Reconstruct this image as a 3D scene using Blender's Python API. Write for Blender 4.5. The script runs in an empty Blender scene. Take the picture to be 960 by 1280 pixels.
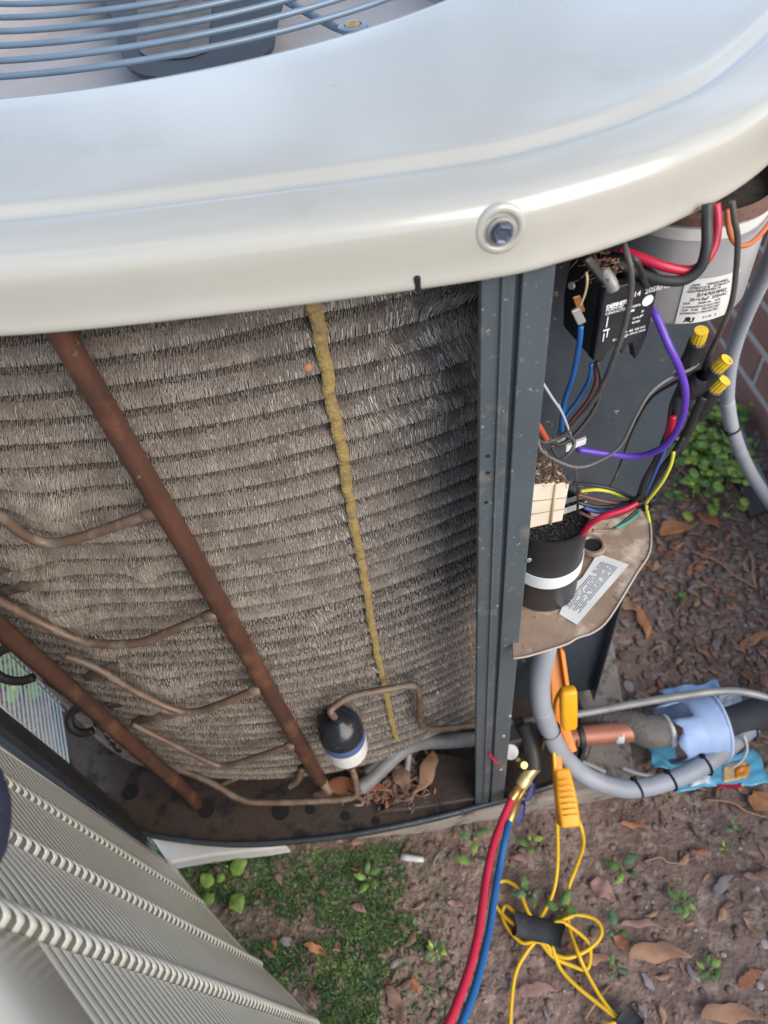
import bpy, math, random
import numpy as np
from mathutils import Vector, Matrix, noise
random.seed(7); rng = np.random.default_rng(7)
S = bpy.context.scene
COL = S.collection
R = math.radians
V = Vector

# ------------------------------------------------------------------ camera
FPX = 900.0; CAMH = 0.96
_d = np.array([110.0, 760.0, FPX]); _d /= np.linalg.norm(_d)
_h = np.array([0, 0, 1.0]) - _d * _d[2]; _h /= np.linalg.norm(_h)
WZ = -_d; WY = _h; WX = np.cross(WY, WZ)
C0 = V((0, 0, CAMH))
RIGHT = V((WX[0], WY[0], WZ[0])); DOWN = V((WX[1], WY[1], WZ[1])); FWD = V((WX[2], WY[2], WZ[2]))
cam = bpy.data.cameras.new("camera"); camo = bpy.data.objects.new("camera", cam); COL.objects.link(camo)
m = Matrix.Identity(4)
for i in range(3):
    m[i][0] = RIGHT[i]; m[i][1] = -DOWN[i]; m[i][2] = -FWD[i]; m[i][3] = C0[i]
camo.matrix_world = m
cam.sensor_fit = 'VERTICAL'; cam.sensor_height = 36; cam.lens = FPX / 1280 * 36
cam.clip_start = 0.01; cam.clip_end = 500
cam.dof.use_dof = True; cam.dof.focus_distance = 0.47; cam.dof.aperture_fstop = 10
S.camera = camo

# ------------------------------------------------------------------ sky, sun, exposure
SUN_EL, SUN_AZ = 34.0, 138.0     # azimuth clockwise from +Y
w = bpy.data.worlds.new("World"); S.world = w; w.use_nodes = True
nt = w.node_tree; nt.nodes.clear()
out = nt.nodes.new('ShaderNodeOutputWorld'); bg = nt.nodes.new('ShaderNodeBackground')
sky = nt.nodes.new('ShaderNodeTexSky'); sky.sky_type = 'NISHITA'; sky.sun_disc = False
sky.sun_elevation = R(SUN_EL); sky.sun_rotation = R(SUN_AZ)
tc = nt.nodes.new('ShaderNodeTexCoord'); nz = nt.nodes.new('ShaderNodeTexNoise')
nz.inputs['Scale'].default_value = 3.4; nz.inputs['Detail'].default_value = 6; nz.inputs['Roughness'].default_value = .6
cr = nt.nodes.new('ShaderNodeValToRGB'); cr.color_ramp.elements[0].position = .46; cr.color_ramp.elements[1].position = .66
mx = nt.nodes.new('ShaderNodeMix'); mx.data_type = 'RGBA'
mx.inputs[7].default_value = (6.9, 8.8, 11.6, 1)
mp = nt.nodes.new('ShaderNodeMapping'); mp.inputs['Scale'].default_value = (1, 1, 2.2)
nt.links.new(tc.outputs['Generated'], mp.inputs[0]); nt.links.new(mp.outputs[0], nz.inputs['Vector'])
nt.links.new(nz.outputs[0], cr.inputs[0]); nt.links.new(cr.outputs[0], mx.inputs[0])
nt.links.new(sky.outputs[0], mx.inputs[6]); nt.links.new(mx.outputs[2], bg.inputs[0])
bg.inputs[1].default_value = 0.105
nt.links.new(bg.outputs[0], out.inputs[0])
sl = bpy.data.lights.new("sun", 'SUN'); sl.energy = 2.6; sl.angle = R(60); sl.color = (1, .90, .77)
so = bpy.data.objects.new("sun", sl); COL.objects.link(so)
sd = V((math.sin(R(SUN_AZ)) * math.cos(R(SUN_EL)), math.cos(R(SUN_AZ)) * math.cos(R(SUN_EL)), math.sin(R(SUN_EL))))
so.rotation_euler = (-sd).to_track_quat('-Z', 'Y').to_euler()
vs = S.view_settings; vs.view_transform = 'Standard'; vs.look = 'None'; vs.gamma = 1; vs.exposure = 0.75

# ------------------------------------------------------------------ helpers
def at(px, py, x=None, y=None, z=None, d=None):
    """the place seen at a point of the photograph, on a plane of the scene"""
    r = FWD * FPX + RIGHT * (px - 480) + DOWN * (py - 640)
    if d is not None: return C0 + r * (d / FPX)
    if x is not None: return C0 + r * (x / r.x)
    if y is not None: return C0 + r * (y / r.y)
    return C0 + r * ((z - CAMH) / r.z)
WL = {}
def link(o, parent, c):
    COL.objects.link(o); WL[o.name] = V(c)
    if parent is not None:
        o.parent = parent; o.location = V(c) - WL[parent.name]
    else: o.location = V(c)
    return o
def mesh(name, verts, faces, mat, parent=None, smooth=True, mats=None, origin=None, bevel=0):
    vs_ = np.array([tuple(v) for v in verts], dtype=float)
    c = vs_.mean(axis=0) if origin is None else np.array(tuple(origin))
    me = bpy.data.meshes.new(name); me.from_pydata((vs_ - c).tolist(), [], faces)
    for mm in (mat if isinstance(mat, (list, tuple)) else [mat]): me.materials.append(mm)
    if smooth: me.polygons.foreach_set('use_smooth', [True] * len(me.polygons))
    if mats is not None: me.polygons.foreach_set('material_index', mats)
    me.update()
    o = bpy.data.objects.new(name, me); link(o, parent, c)
    if bevel:
        b = o.modifiers.new('b', 'BEVEL'); b.width = bevel; b.segments = 2; b.limit_method = 'ANGLE'; b.angle_limit = R(35)
    return o
def empty(name, loc, label, cat, group=None):
    o = bpy.data.objects.new(name, None); o.empty_display_size = .05; link(o, None, loc)
    return tag(o, label, cat, group)
def tag(o, label=None, cat=None, group=None, kind=None):
    if label: o['label'] = label
    if cat: o['category'] = cat
    if group: o['group'] = group
    if kind: o['kind'] = kind
    return o
class MB:
    def __init__(s): s.v = []; s.f = []; s.m = []
    def add(s, v, f, mi=0):
        n = len(s.v); s.v += [tuple(a) for a in v]; s.f += [tuple(i + n for i in a) for a in f]; s.m += [mi] * len(f); return s
    def build(s, name, mat, parent=None, **k): return mesh(name, s.v, s.f, mat, parent, mats=s.m, **k)
def spl(pts, n=6, closed=False):
    P = [V(p) for p in pts]; L = len(P); o = []
    rg = range(L) if closed else range(L - 1)
    for i in rg:
        if closed: a, b, c, d = P[i - 1], P[i], P[(i + 1) % L], P[(i + 2) % L]
        else: a, b, c, d = P[max(i - 1, 0)], P[i], P[i + 1], P[min(i + 2, L - 1)]
        for k in range(n):
            t = k / n
            o.append(.5 * ((2 * b) + (c - a) * t + (2 * a - 5 * b + 4 * c - d) * t * t + (3 * b - a - 3 * c + d) * t ** 3))
    if not closed: o.append(P[-1])
    return o
def tubegeo(pts, r, n=6, sides=10, sp=True, closed=False, corr=0):
    P = spl(pts, n, closed) if sp else [V(p) for p in pts]
    L = len(P); v = []; f = []
    def rad(i):
        if callable(r): return r(i / (L - 1))
        if isinstance(r, (list, tuple)):
            t = i / (L - 1) * (len(r) - 1); k = min(int(t), len(r) - 2); return r[k] + (r[k + 1] - r[k]) * (t - k)
        return r
    T0 = (P[1] - P[0]).normalized(); N = T0.orthogonal().normalized()
    for i in range(L):
        if closed: T = (P[(i + 1) % L] - P[i - 1]).normalized()
        else: T = (P[min(i + 1, L - 1)] - P[max(i - 1, 0)]).normalized()
        N = (N - T * N.dot(T)).normalized(); B = T.cross(N); q = rad(i)
        if corr and i % 2: q *= 1 - corr
        for k in range(sides):
            a = 2 * math.pi * k / sides; v.append(P[i] + (N * math.cos(a) + B * math.sin(a)) * q)
    rr = L if closed else L - 1
    for i in range(rr):
        for k in range(sides):
            a = i * sides + k; b = i * sides + (k + 1) % sides; c = ((i + 1) % L) * sides + (k + 1) % sides; d = ((i + 1) % L) * sides + k
            f.append((a, b, c, d))
    if not closed:
        f.append(tuple(range(sides - 1, -1, -1))); f.append(tuple((L - 1) * sides + k for k in range(sides)))
    return v, f
def tube(name, pts, r, mat, parent=None, **k):
    v, f = tubegeo(pts, r, **k); return mesh(name, v, f, mat, parent)
def boxgeo(o, u, v_, w_):
    o, u, v_, w_ = V(o), V(u), V(v_), V(w_)
    P = [o, o + u, o + u + v_, o + v_, o + w_, o + u + w_, o + u + v_ + w_, o + v_ + w_]
    F = [(0, 3, 2, 1), (4, 5, 6, 7), (0, 1, 5, 4), (1, 2, 6, 5), (2, 3, 7, 6), (3, 0, 4, 7)]
    if u.cross(v_).dot(w_) < 0: F = [t[::-1] for t in F]
    return P, F
def box(name, o, u, v_, w_, mat, parent=None, bevel=.0006):
    P, F = boxgeo(o, u, v_, w_); return mesh(name, P, F, mat, parent, smooth=False, bevel=bevel)
def prismgeo(poly, vec):
    n = len(poly); P = [V(p) for p in poly]; Q = [p + V(vec) for p in P]
    F = [tuple(range(n - 1, -1, -1)), tuple(range(n, 2 * n))] + [(i, (i + 1) % n, n + (i + 1) % n, n + i) for i in range(n)]
    nrm = sum(((P[i] - P[0]).cross(P[(i + 1) % n] - P[0]) for i in range(n)), V((0, 0, 0)))
    if nrm.dot(V(vec)) < 0: F = [t[::-1] for t in F]
    return P + Q, F
def prism(name, poly, vec, mat, parent=None, bevel=.0006, smooth=False):
    P, F = prismgeo(poly, vec); return mesh(name, P, F, mat, parent, smooth=smooth, bevel=bevel)
def lathegeo(c, axis, prof, n=24):
    c = V(c); ax = V(axis).normalized(); N = ax.orthogonal().normalized(); B = ax.cross(N); v = []; f = []
    for (r, h) in prof:
        for k in range(n):
            a = 2 * math.pi * k / n; v.append(c + ax * h + (N * math.cos(a) + B * math.sin(a)) * max(r, 1e-5))
    for i in range(len(prof) - 1):
        for k in range(n): f.append((i * n + k, i * n + (k + 1) % n, (i + 1) * n + (k + 1) % n, (i + 1) * n + k))
    return v, f
def lathe(name, c, axis, prof, mat, parent=None, n=24, smooth=True):
    v, f = lathegeo(c, axis, prof, n); o = mesh(name, v, f, mat, parent, smooth=smooth)
    if smooth:
        b = o.modifiers.new('e', 'EDGE_SPLIT'); b.split_angle = R(40)
    return o
def copy_tree(o, loc, rz=None):
    c = o.copy(); COL.objects.link(c); c.location = loc; WL[c.name] = V(loc)
    if rz is not None: c.rotation_euler = (0, 0, rz)
    for ch in o.children:
        k = ch.copy(); COL.objects.link(k); k.parent = c
        for g in ch.children:
            q = g.copy(); COL.objects.link(q); q.parent = k
    return c

# ------------------------------------------------------------------ materials
MC = {}
def mat(name, c1, c2=None, rough=.5, metal=0, scale=20, bump=0, bscale=None, specks=None, sscale=150, sthr=.62,
        coat=0, coat_ior=1.5, aniso=None, patches=None, pscale=8, pthr=.55, spec=.5, trans=0, detail=5, sub=0):
    if name in MC: return MC[name]
    m = bpy.data.materials.new(name); m.use_nodes = True; t = m.node_tree; B = t.nodes['Principled BSDF']; N = t.nodes; L = t.links
    tc = N.new('ShaderNodeNewGeometry'); src = tc.outputs['Position']
    if aniso:
        mpn = N.new('ShaderNodeMapping'); mpn.inputs['Scale'].default_value = aniso; L.new(src, mpn.inputs[0]); src2 = mpn.outputs[0]
    else: src2 = src
    c2 = c2 or tuple(x * .8 for x in c1)
    n1 = N.new('ShaderNodeTexNoise'); n1.inputs['Scale'].default_value = scale; n1.inputs['Detail'].default_value = detail; L.new(src2, n1.inputs['Vector'])
    r1 = N.new('ShaderNodeMapRange'); r1.inputs[1].default_value = .3; r1.inputs[2].default_value = .7; L.new(n1.outputs[0], r1.inputs[0])
    mixc = N.new('ShaderNodeMix'); mixc.data_type = 'RGBA'; mixc.inputs[6].default_value = (*c1, 1); mixc.inputs[7].default_value = (*c2, 1)
    L.new(r1.outputs[0], mixc.inputs[0]); col = mixc.outputs[2]
    def layer(col, colour, sc, thr, width=.06, rough_to=None):
        n = N.new('ShaderNodeTexNoise'); n.inputs['Scale'].default_value = sc; n.inputs['Detail'].default_value = 6; n.inputs['Roughness'].default_value = .65; L.new(src, n.inputs['Vector'])
        r = N.new('ShaderNodeMapRange'); r.inputs[1].default_value = thr - width; r.inputs[2].default_value = thr + width; L.new(n.outputs[0], r.inputs[0])
        x = N.new('ShaderNodeMix'); x.data_type = 'RGBA'; L.new(r.outputs[0], x.inputs[0]); L.new(col, x.inputs[6]); x.inputs[7].default_value = (*colour, 1)
        return x.outputs[2], r.outputs[0]
    rf = None
    if patches: col, rf = layer(col, patches, pscale, pthr)
    if specks: col, rf = layer(col, specks, sscale, sthr, .03)
    L.new(col, B.inputs['Base Color'])
    B.inputs['Roughness'].default_value = rough; B.inputs['Metallic'].default_value = metal
    if rf is not None:
        rr = N.new('ShaderNodeMapRange'); rr.inputs[3].default_value = rough; rr.inputs[4].default_value = .85; L.new(rf, rr.inputs[0]); L.new(rr.outputs[0], B.inputs['Roughness'])
    B.inputs['Coat Weight'].default_value = coat; B.inputs['Coat Roughness'].default_value = .15; B.inputs['Coat IOR'].default_value = coat_ior
    B.inputs['Specular IOR Level'].default_value = spec
    if sub: B.inputs['Subsurface Weight'].default_value = sub; B.inputs['Subsurface Radius'].default_value = (.004, .003, .002)
    if bump:
        n2 = N.new('ShaderNodeTexNoise'); n2.inputs['Scale'].default_value = bscale or scale * 4; n2.inputs['Detail'].default_value = 6; L.new(src2, n2.inputs['Vector'])
        b = N.new('ShaderNodeBump'); b.inputs['Strength'].default_value = 1; b.inputs['Distance'].default_value = bump; L.new(n2.outputs[0], b.inputs['Height']); L.new(b.outputs[0], B.inputs['Normal'])
    MC[name] = m; return m
LIDP = mat('lid_paint', (.42, .41, .365), (.395, .385, .345), .27, scale=6, bump=.0016, bscale=9, coat=.8, coat_ior=1.6, patches=(.35, .35, .31), pscale=12, pthr=.66, specks=(.34, .31, .25), sscale=75, sthr=.725)
SLATE = mat('slate_paint', (.080, .100, .112), (.060, .078, .090), .38, scale=15, specks=(.34, .30, .24), sscale=260, sthr=.665, coat=.15, patches=(.16, .155, .14), pscale=30, pthr=.66)
SLATED = mat('slate_panel', (.06, .075, .09), (.035, .045, .058), .27, scale=9, specks=(.34, .28, .20), sscale=95, sthr=.70, bump=.0022, bscale=34)
PAN = mat('pan_metal', (.052, .042, .037), (.062, .040, .030), .5, scale=22, patches=(.015, .013, .014), pscale=34, pthr=.56, bump=.001, bscale=120)
SPINE = mat('spine_dusty', (.305, .258, .222), (.150, .122, .102), .6, metal=.0, scale=70, patches=(.31, .27, .23), pscale=16, pthr=.63)
SPINEL = mat('spine_bare_lit_lip', (.58, .55, .50), (.38, .34, .28), .42, metal=.35, scale=90)
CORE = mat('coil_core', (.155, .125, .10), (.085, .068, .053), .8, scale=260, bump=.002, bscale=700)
CORE_SHADE = mat('coil_groove_shade', (.022, .018, .016), (.04, .032, .027), .8, scale=160)
OCHRE = mat('ochre_adhesive', (.36, .26, .09), (.24, .17, .07), .7, scale=130, bump=.0015, bscale=450, patches=(.16, .12, .075), pscale=170, pthr=.62)
COPPER = mat('aged_copper', (.135, .062, .043), (.085, .045, .035), .45, metal=.45, scale=25, specks=(.34, .27, .17), sscale=140, sthr=.69, patches=(.19, .09, .055), pscale=26, pthr=.58, bump=.0006, bscale=120)
TUBEM = mat('dull_tube', (.20, .125, .09), (.12, .085, .065), .5, metal=.35, scale=40, patches=(.2, .17, .14), pscale=60, pthr=.55)
STEEL = mat('grey_tube', (.36, .35, .34), (.24, .23, .22), .45, metal=.3, scale=40)
GALV = mat('can_metal', (.62, .62, .63), (.50, .51, .52), .32, metal=.45, scale=12, specks=(.3, .26, .21), sscale=90, sthr=.72)
BLACK = mat('black_plastic', (.018, .018, .022), (.03, .03, .033), .38, scale=40, specks=(.22, .17, .12), sscale=170, sthr=.73)
RUBBER = mat('black_rubber', (.022, .022, .024), (.04, .038, .036), .5, scale=60, specks=(.32, .26, .2), sscale=230, sthr=.69)
WGREY = mat('wire_dark', (.05, .047, .045), (.09, .08, .07), .5, scale=90, specks=(.32, .26, .2), sscale=230, sthr=.69)
WHITEP = mat('white_print', (.75, .78, .8), (.65, .68, .7), .6, scale=60)
LABEL = mat('white_label', (.66, .66, .645), (.56, .56, .545), .4, scale=40)
INK = mat('ink', (.012, .012, .014), (.02, .02, .02), .8, spec=.2)
REDW = mat('red_wire', (.50, .015, .05), (.42, .012, .045), .32, scale=60, specks=(.5, .35, .3), sscale=200, sthr=.76)
BLUEW = mat('blue_wire', (.02, .14, .42), (.015, .10, .33), .35, specks=(.32, .26, .2), sscale=230, sthr=.69)
PURP = mat('purple_wire', (.13, .055, .45), (.10, .04, .36), .35, specks=(.32, .26, .2), sscale=230, sthr=.69)
YELW = mat('yellow_green_wire', (.62, .60, .06), (.5, .5, .05), .4, specks=(.32, .26, .2), sscale=230, sthr=.69)
TEALW = mat('teal_wire', (.10, .45, .36), (.08, .36, .30), .4)
ORGW = mat('orange_wire', (.5, .14, .045), (.4, .11, .04), .45, specks=(.32, .26, .2), sscale=230, sthr=.69)
BROWNG = mat('brown_gasket', (.15, .08, .06), (.10, .055, .042), .8, scale=80, bump=.001)
GREYPL = mat('grey_conduit', (.34, .36, .41), (.28, .30, .34), .48, scale=20, specks=(.22, .19, .16), sscale=130, sthr=.69, patches=(.29, .28, .28), pscale=22, pthr=.6)
YCABLE = mat('yellow_cable', (.80, .50, .015), (.74, .44, .012), .4)
YCLAMP = mat('amber_plastic', (.85, .40, .012), (.80, .35, .010), .38)
OCLAMP = mat('orange_plastic', (.80, .24, .01), (.72, .20, .008), .4)
NAVY = mat('navy_plastic', (.01, .015, .16), (.01, .012, .11), .35)
BRASS = mat('brass', (.62, .42, .16), (.5, .33, .12), .32, metal=.85, scale=60)
REDH = mat('red_hose', (.62, .03, .075), (.55, .025, .065), .38)
BLUEH = mat('blue_hose', (.02, .15, .40), (.018, .12, .34), .4)
TANPL = mat('dirty_tan_plate', (.33, .235, .17), (.15, .10, .072), .6, scale=18, patches=(.50, .41, .33), pscale=26, pthr=.57, bump=.0005, bscale=180, specks=(.13, .09, .065), sscale=90, sthr=.66)
RELAY = mat('relay_white', (.72, .66, .56), (.62, .54, .42), .5, scale=35, patches=(.45, .25, .12), pscale=45, pthr=.66)
DEBRIS = mat('debris', (.22, .14, .09), (.09, .055, .04), .9, scale=260, bump=.003, bscale=400)
CONC = mat('pad_concrete', (.36, .32, .28), (.27, .23, .2), .85, scale=18, patches=(.08, .065, .05), pscale=38, pthr=.6, bump=.001, bscale=200)
SOIL = mat('soil', (.255, .180, .150), (.135, .092, .077), .95, scale=14, patches=(.34, .255, .21), pscale=55, pthr=.57, specks=(.48, .41, .36), sscale=330, sthr=.70, bump=.006, bscale=130)
SOILC = mat('soil_clod', (.29, .21, .175), (.12, .085, .07), .95, scale=60, bump=.001, bscale=500)
PEBB = mat('pebble_stone', (.42, .38, .36), (.25, .22, .21), .8, scale=50)
BRICK = mat('brick_clay', (.42, .215, .17), (.30, .145, .115), .85, scale=11, bump=.0015, bscale=160, specks=(.40, .26, .2), sscale=60, sthr=.68)
MORTAR = mat('mortar', (.68, .64, .60), (.55, .51, .47), .9, scale=60, bump=.001)
PANELP = mat('louver_paint', (.76, .735, .64), (.70, .675, .58), .32, scale=18, coat=.15, specks=(.25, .2, .13), sscale=120, sthr=.75)
PANEL_SHADE = mat('panel_gap_shade', (.19, .185, .155), (.14, .135, .115), .7)
LAV = mat('shroud_paint', (.44, .43, .45), (.38, .37, .39), .4, scale=14, specks=(.3, .22, .18), sscale=40, sthr=.74)
GRILLE = mat('grille_paint', (.14, .20, .27), (.11, .16, .22), .35, scale=30, coat=.3)
DUSTBL = mat('blade_dust', (.17, .15, .14), (.11, .1, .1), .7, scale=60, patches=(.07, .09, .11), pscale=30, pthr=.6)
BLUEC = mat('pale_blue_plastic', (.36, .48, .72), (.32, .44, .68), .4, scale=30)
FELT = mat('grey_felt', (.20, .18, .165), (.13, .115, .105), .95, scale=60, bump=.002, bscale=250)
NAVYC = mat('navy_cloth', (.012, .015, .04), (.02, .023, .055), .85, scale=300, bump=.001, bscale=900)
LEAFB = [mat('leaf_brown_%s' % n, c, tuple(x * .7 for x in c), .7, scale=60, bump=.0006, bscale=160) for n, c in
         dict(tan=(.42, .24, .15), rust=(.38, .15, .08), pink=(.36, .21, .18), grey=(.28, .24, .25), umber=(.20, .12, .085), orange=(.50, .22, .10)).items()]
GREENS = [mat('leaf_green_%s' % n, c, tuple(x * .55 for x in c), .62, scale=90, spec=.3, bump=.0004, bscale=260, patches=(c[0] * 1.7, c[1] * 1.35, c[2] * 1.2), pscale=45, pthr=.56) for n, c in
          dict(mid=(.10, .20, .06), light=(.23, .38, .09), dark=(.05, .11, .035), blue=(.10, .19, .10)).items()]
LIME = mat('leaf_lime', (.30, .38, .04), (.22, .32, .04), .5)

# ------------------------------------------------------------------ ground
def gh(x, y):
    return .006 * noise.noise(V((x * 5, y * 5, 0))) + .0045 * noise.noise(V((x * 22, y * 22, 3))) + .0032 * noise.noise(V((x * 70, y * 70, 9)))
xs = np.concatenate([[-120, -40, -12, -4, -1.5], np.linspace(-.8, 1.0, 240), [1.6, 4, 12, 40, 120]])
ys = np.concatenate([[-120, -40, -12, -4, -1.2, -.4], np.linspace(-.1, 1.5, 220), [2.2, 5, 12, 40, 120]])
GV = [(x, y, gh(x, y)) for y in ys for x in xs]; nx = len(xs)
GF = [(j * nx + i, j * nx + i + 1, (j + 1) * nx + i + 1, (j + 1) * nx + i) for j in range(len(ys) - 1) for i in range(nx - 1)]
tag(mesh('ground', GV, GF, SOIL, origin=(0, 0, 0)), kind='structure')

def ground(px, py, z=0.0): 
    p = at(px, py, z=z); return V((p.x, p.y, z + gh(p.x, p.y)))
# soil clods and grit
ico = [V(p).normalized() for p in [(0, -.53, .85), (0, .53, .85), (.53, .85, 0), (-.53, .85, 0), (.85, 0, .53), (-.85, 0, .53), (0, -.53, -.85), (0, .53, -.85), (.53, -.85, 0), (-.53, -.85, 0), (.85, 0, -.53), (-.85, 0, -.53)]]
def icof():
    f = []
    for a in range(12):
        for b in range(a + 1, 12):
            for c in range(b + 1, 12):
                if all((ico[i] - ico[j]).length < 1.1 for i, j in ((a, b), (b, c), (a, c))):
                    n = (ico[b] - ico[a]).cross(ico[c] - ico[a]); f.append((a, b, c) if n.dot(ico[a]) > 0 else (a, c, b))
    return f
ICOF = icof()
def rock(c, r, sq=.42):
    R3 = Matrix.Rotation(random.random() * 6.3, 3, V((random.random() - .5, random.random() - .5, random.random() - .5)).normalized())
    s = V((random.uniform(.6, 1.3), random.uniform(.6, 1.3), random.uniform(.5, 1) * sq))
    out_ = []
    for p in ico:
        q = R3 @ (p * random.uniform(.75, 1.15)); out_.append(V(c) + V((q.x * s.x, q.y * s.y, q.z * s.z)) * r)
    return out_, ICOF
def visible_ground():
    while True:
        x, y = random.uniform(-.45, .95), random.uniform(-.05, 1.35)
        if x < .68 and not (-.42 < x < .26 and .28 < y < 1.1): return x, y
for nm, n, mt_, r0, r1 in (('soil_clods', 8000, SOILC, .0009, .0060), ('gravel_grit', 1600, PEBB, .0007, .0028)):
    b = MB()
    for i in range(n):
        x, y = visible_ground(); r = r0 + (r1 - r0) * random.random() ** 3
        b.add(*rock((x, y, gh(x, y) + r * .15), r))
    if nm[0] == 's':
        for i in range(1800):
            x, y = random.gauss(.50, .10), random.gauss(.60, .16)
            if x > .30 and x < .67: r = .002 + .008 * random.random() ** 2; b.add(*rock((x, y, gh(x, y) + r * .2), r))
    tag(b.build(nm, mt_), 'small clods of dark soil scattered over the bare ground' if nm[0] == 's' else 'fine pale grit scattered over the bare soil', 'soil' if nm[0] == 's' else 'gravel', kind='stuff')

# leaf litter
def leafgeo(c, L, W, ang, curl=.25, pitch=0, jag=.12, n=7, point=1.0, fold=.25):
    c = V(c); v = []; f = []
    u = V((math.cos(ang), math.sin(ang), pitch)).normalized(); s = V((-math.sin(ang), math.cos(ang), 0)); up = u.cross(s)
    if up.z < 0: up = -up
    for i in range(n + 1):
        t = i / n; wd = W * .5 * (math.sin(math.pi * min(max(t, .01), .99) ** .8) ** (.95 * point)) * (1 + random.uniform(-jag, jag))
        zc = L * curl * (4 * (t - .5) ** 2) * .3 + L * .04 * math.sin(t * 9 + L * 900)
        bend = s * (L * .10 * math.sin(t * 3 + .5) + L * .03 * math.sin(t * 11))
        base = c + u * (L * (t - .5)) + up * zc + bend
        v += [base - s * wd + up * wd * fold, base + up * 0, base + s * wd + up * wd * fold]
    for i in range(n):
        for k in (0, 1): f.append((i * 3 + k, i * 3 + k + 1, i * 3 + k + 4, i * 3 + k + 3))
    return v, f
def solid(o, t=.0006):
    s = o.modifiers.new('s', 'SOLIDIFY'); s.thickness = t; return o
b = MB()
for i in range(1000):
    x, y = visible_ground(); L = random.uniform(.006, .022)
    b.add(*leafgeo((x, y, gh(x, y) + .002), L, L * random.uniform(.15, .5), random.random() * 6.3, n=3, jag=.3), mi=random.choice([0, 1, 2, 3, 4, 4, 4]))
for i in range(420):
    x, y = random.gauss(.48, .10), random.gauss(.55, .16)
    if .30 < x < .67: L = random.uniform(.008, .026); b.add(*leafgeo((x, y, gh(x, y) + .004), L, L * random.uniform(.15, .5), random.random() * 6.3, pitch=random.uniform(-.2, .3), n=4, jag=.35), mi=random.choice([0, 1, 2, 3, 4, 4, 2]))
solid(tag(b.build('leaf_litter', LEAFB), 'small scraps of dry leaf and bark strewn on the soil', 'leaf litter', kind='stuff'))
LV = [  # px, py, length px, width px, angle (deg in picture), colour, label
    (822, 1198, 84, 26, -8, 0, 'long tan curled dead leaf, largest in the middle of the soil beside the yellow cable'),
    (802, 1160, 62, 11, -4, 2, 'narrow pinkish bark strip just above the long tan leaf'),
    (776, 1182, 34, 20, 40, 1, 'dark rusty leaf scrap right beside the yellow cable loops'),
    (810, 1232, 40, 14, 55, 3, 'greyish purple withered leaf below the long tan leaf'),
    (792, 1035, 40, 9, 2, 5, 'short orange tan twig-like bark piece under the concrete pad corner'),
    (905, 1108, 40, 13, -60, 3, 'flat pale grey wood chip standing alone on bare soil'),
    (940, 1225, 44, 15, -45, 1, 'rust red curled leaf near the right edge'),
    (492, 1256, 58, 22, 60, 4, 'brown triangular leaf at the edge of the mossy grass'),
    (800, 782, 56, 15, 65, 5, 'long salmon coloured bark strip behind the tan plate'),
    (784, 760, 40, 18, 20, 0, 'broad tan bark scrap touching the tan plate corner'),
    (945, 803, 48, 12, -30, 5, 'curled orange leaf at the right edge above the blue bag'),
    (950, 1004, 30, 26, -60, 5, 'bright orange leaf just below the snack bag'),
    (927, 990, 26, 12, 30, 0, 'small tan leaf touching the lower edge of the snack bag'),
    (672, 1242, 56, 17, -15, 2, 'dull pinkish brown leaf between the blue hose and the cable'),
    (915, 1274, 88, 26, -6, 0, 'large tan leaf cut by the bottom right of the picture'),
    (935, 1163, 44, 6, 50, 0, 'thin tan twig leaning on soil near the right edge'),
    (752, 1116, 40, 28, 30, 2, 'crumpled mauve brown leaf right of the yellow cable'),
    (745, 1203, 50, 14, -12, 0, 'tan leaf lying under the lowest yellow loop'),
    (570, 1133, 26, 9, 5, 2, 'small pale pink bark scrap left of the red hose'),
    (845, 668, 46, 26, -20, 5, 'orange brown bark piece below the green weeds'),
    (885, 655, 40, 26, 25, 1, 'reddish bark piece among dirt under the green weeds'),
    (720, 1190, 30, 16, 15, 1, 'small rust leaf inside the yellow cable loops'),
    (870, 1042, 34, 9, 55, 4, 'thin brown leaf on soil below the grey conduit'),
    (540, 1170, 22, 10, 60, 4, 'tiny dark leaf on soil beside the grass'),
    (360, 1180, 22, 12, 10, 3, 'small grey purple leaf resting in the mossy grass'),
    (395, 1190, 38, 12, 20, 5, 'orange leaf fragment in the mossy grass beside the louvered panel'),
    (640, 770 + 60, 1, 1, 0, 0, None)]
for (px, py, L, W, ang, ci, lab) in LV:
    if not lab: continue
    p = ground(px, py); q = ground(px + 10 * math.cos(R(ang)), py + 10 * math.sin(R(ang))); dv = (q - p); sc = dv.length / 10
    g = leafgeo(p + V((0, 0, .003)), L * sc * .92, W * sc * .85, math.atan2(dv.y, dv.x), curl=random.uniform(.1, .5), jag=.16, n=13, point=random.uniform(.7, 1.3), fold=random.uniform(.2, .9))
    solid(tag(mesh('dead_leaf', *g, LEAFB[ci]), lab, 'leaf', 'dead leaves and bark on the soil'), .0008)
for (a, b_, r, lab) in (((843, 585), (893, 642), .0022, 'pale twig slanting below the green weeds'),
                        ((862, 690), (945, 735), .0018, 'thin grey twig across the soil at right'),
                        ((935, 690), (945, 735), .0025, 'short forked brown twig near right edge'),
                        ((805, 1077), (850, 1079), .0011, 'thin straw lying level on bare soil'),
                        ((730, 1275), (762, 1232), .0014, 'thin dry twig beside the lower cable strap'),
                        ((880, 1000), (958, 1022), .0016, 'long thin reddish root below the snack bag')):
    A, B_ = ground(*a), ground(*b_)
    tag(tube('twig', [A + V((0, 0, .004)), A.lerp(B_, .4) + V((.003, .004, .008)), A.lerp(B_, .7) + V((-.002, 0, .006)), B_ + V((0, 0, .003))], r, LEAFB[0], n=4, sides=6), lab, 'twig')
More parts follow.
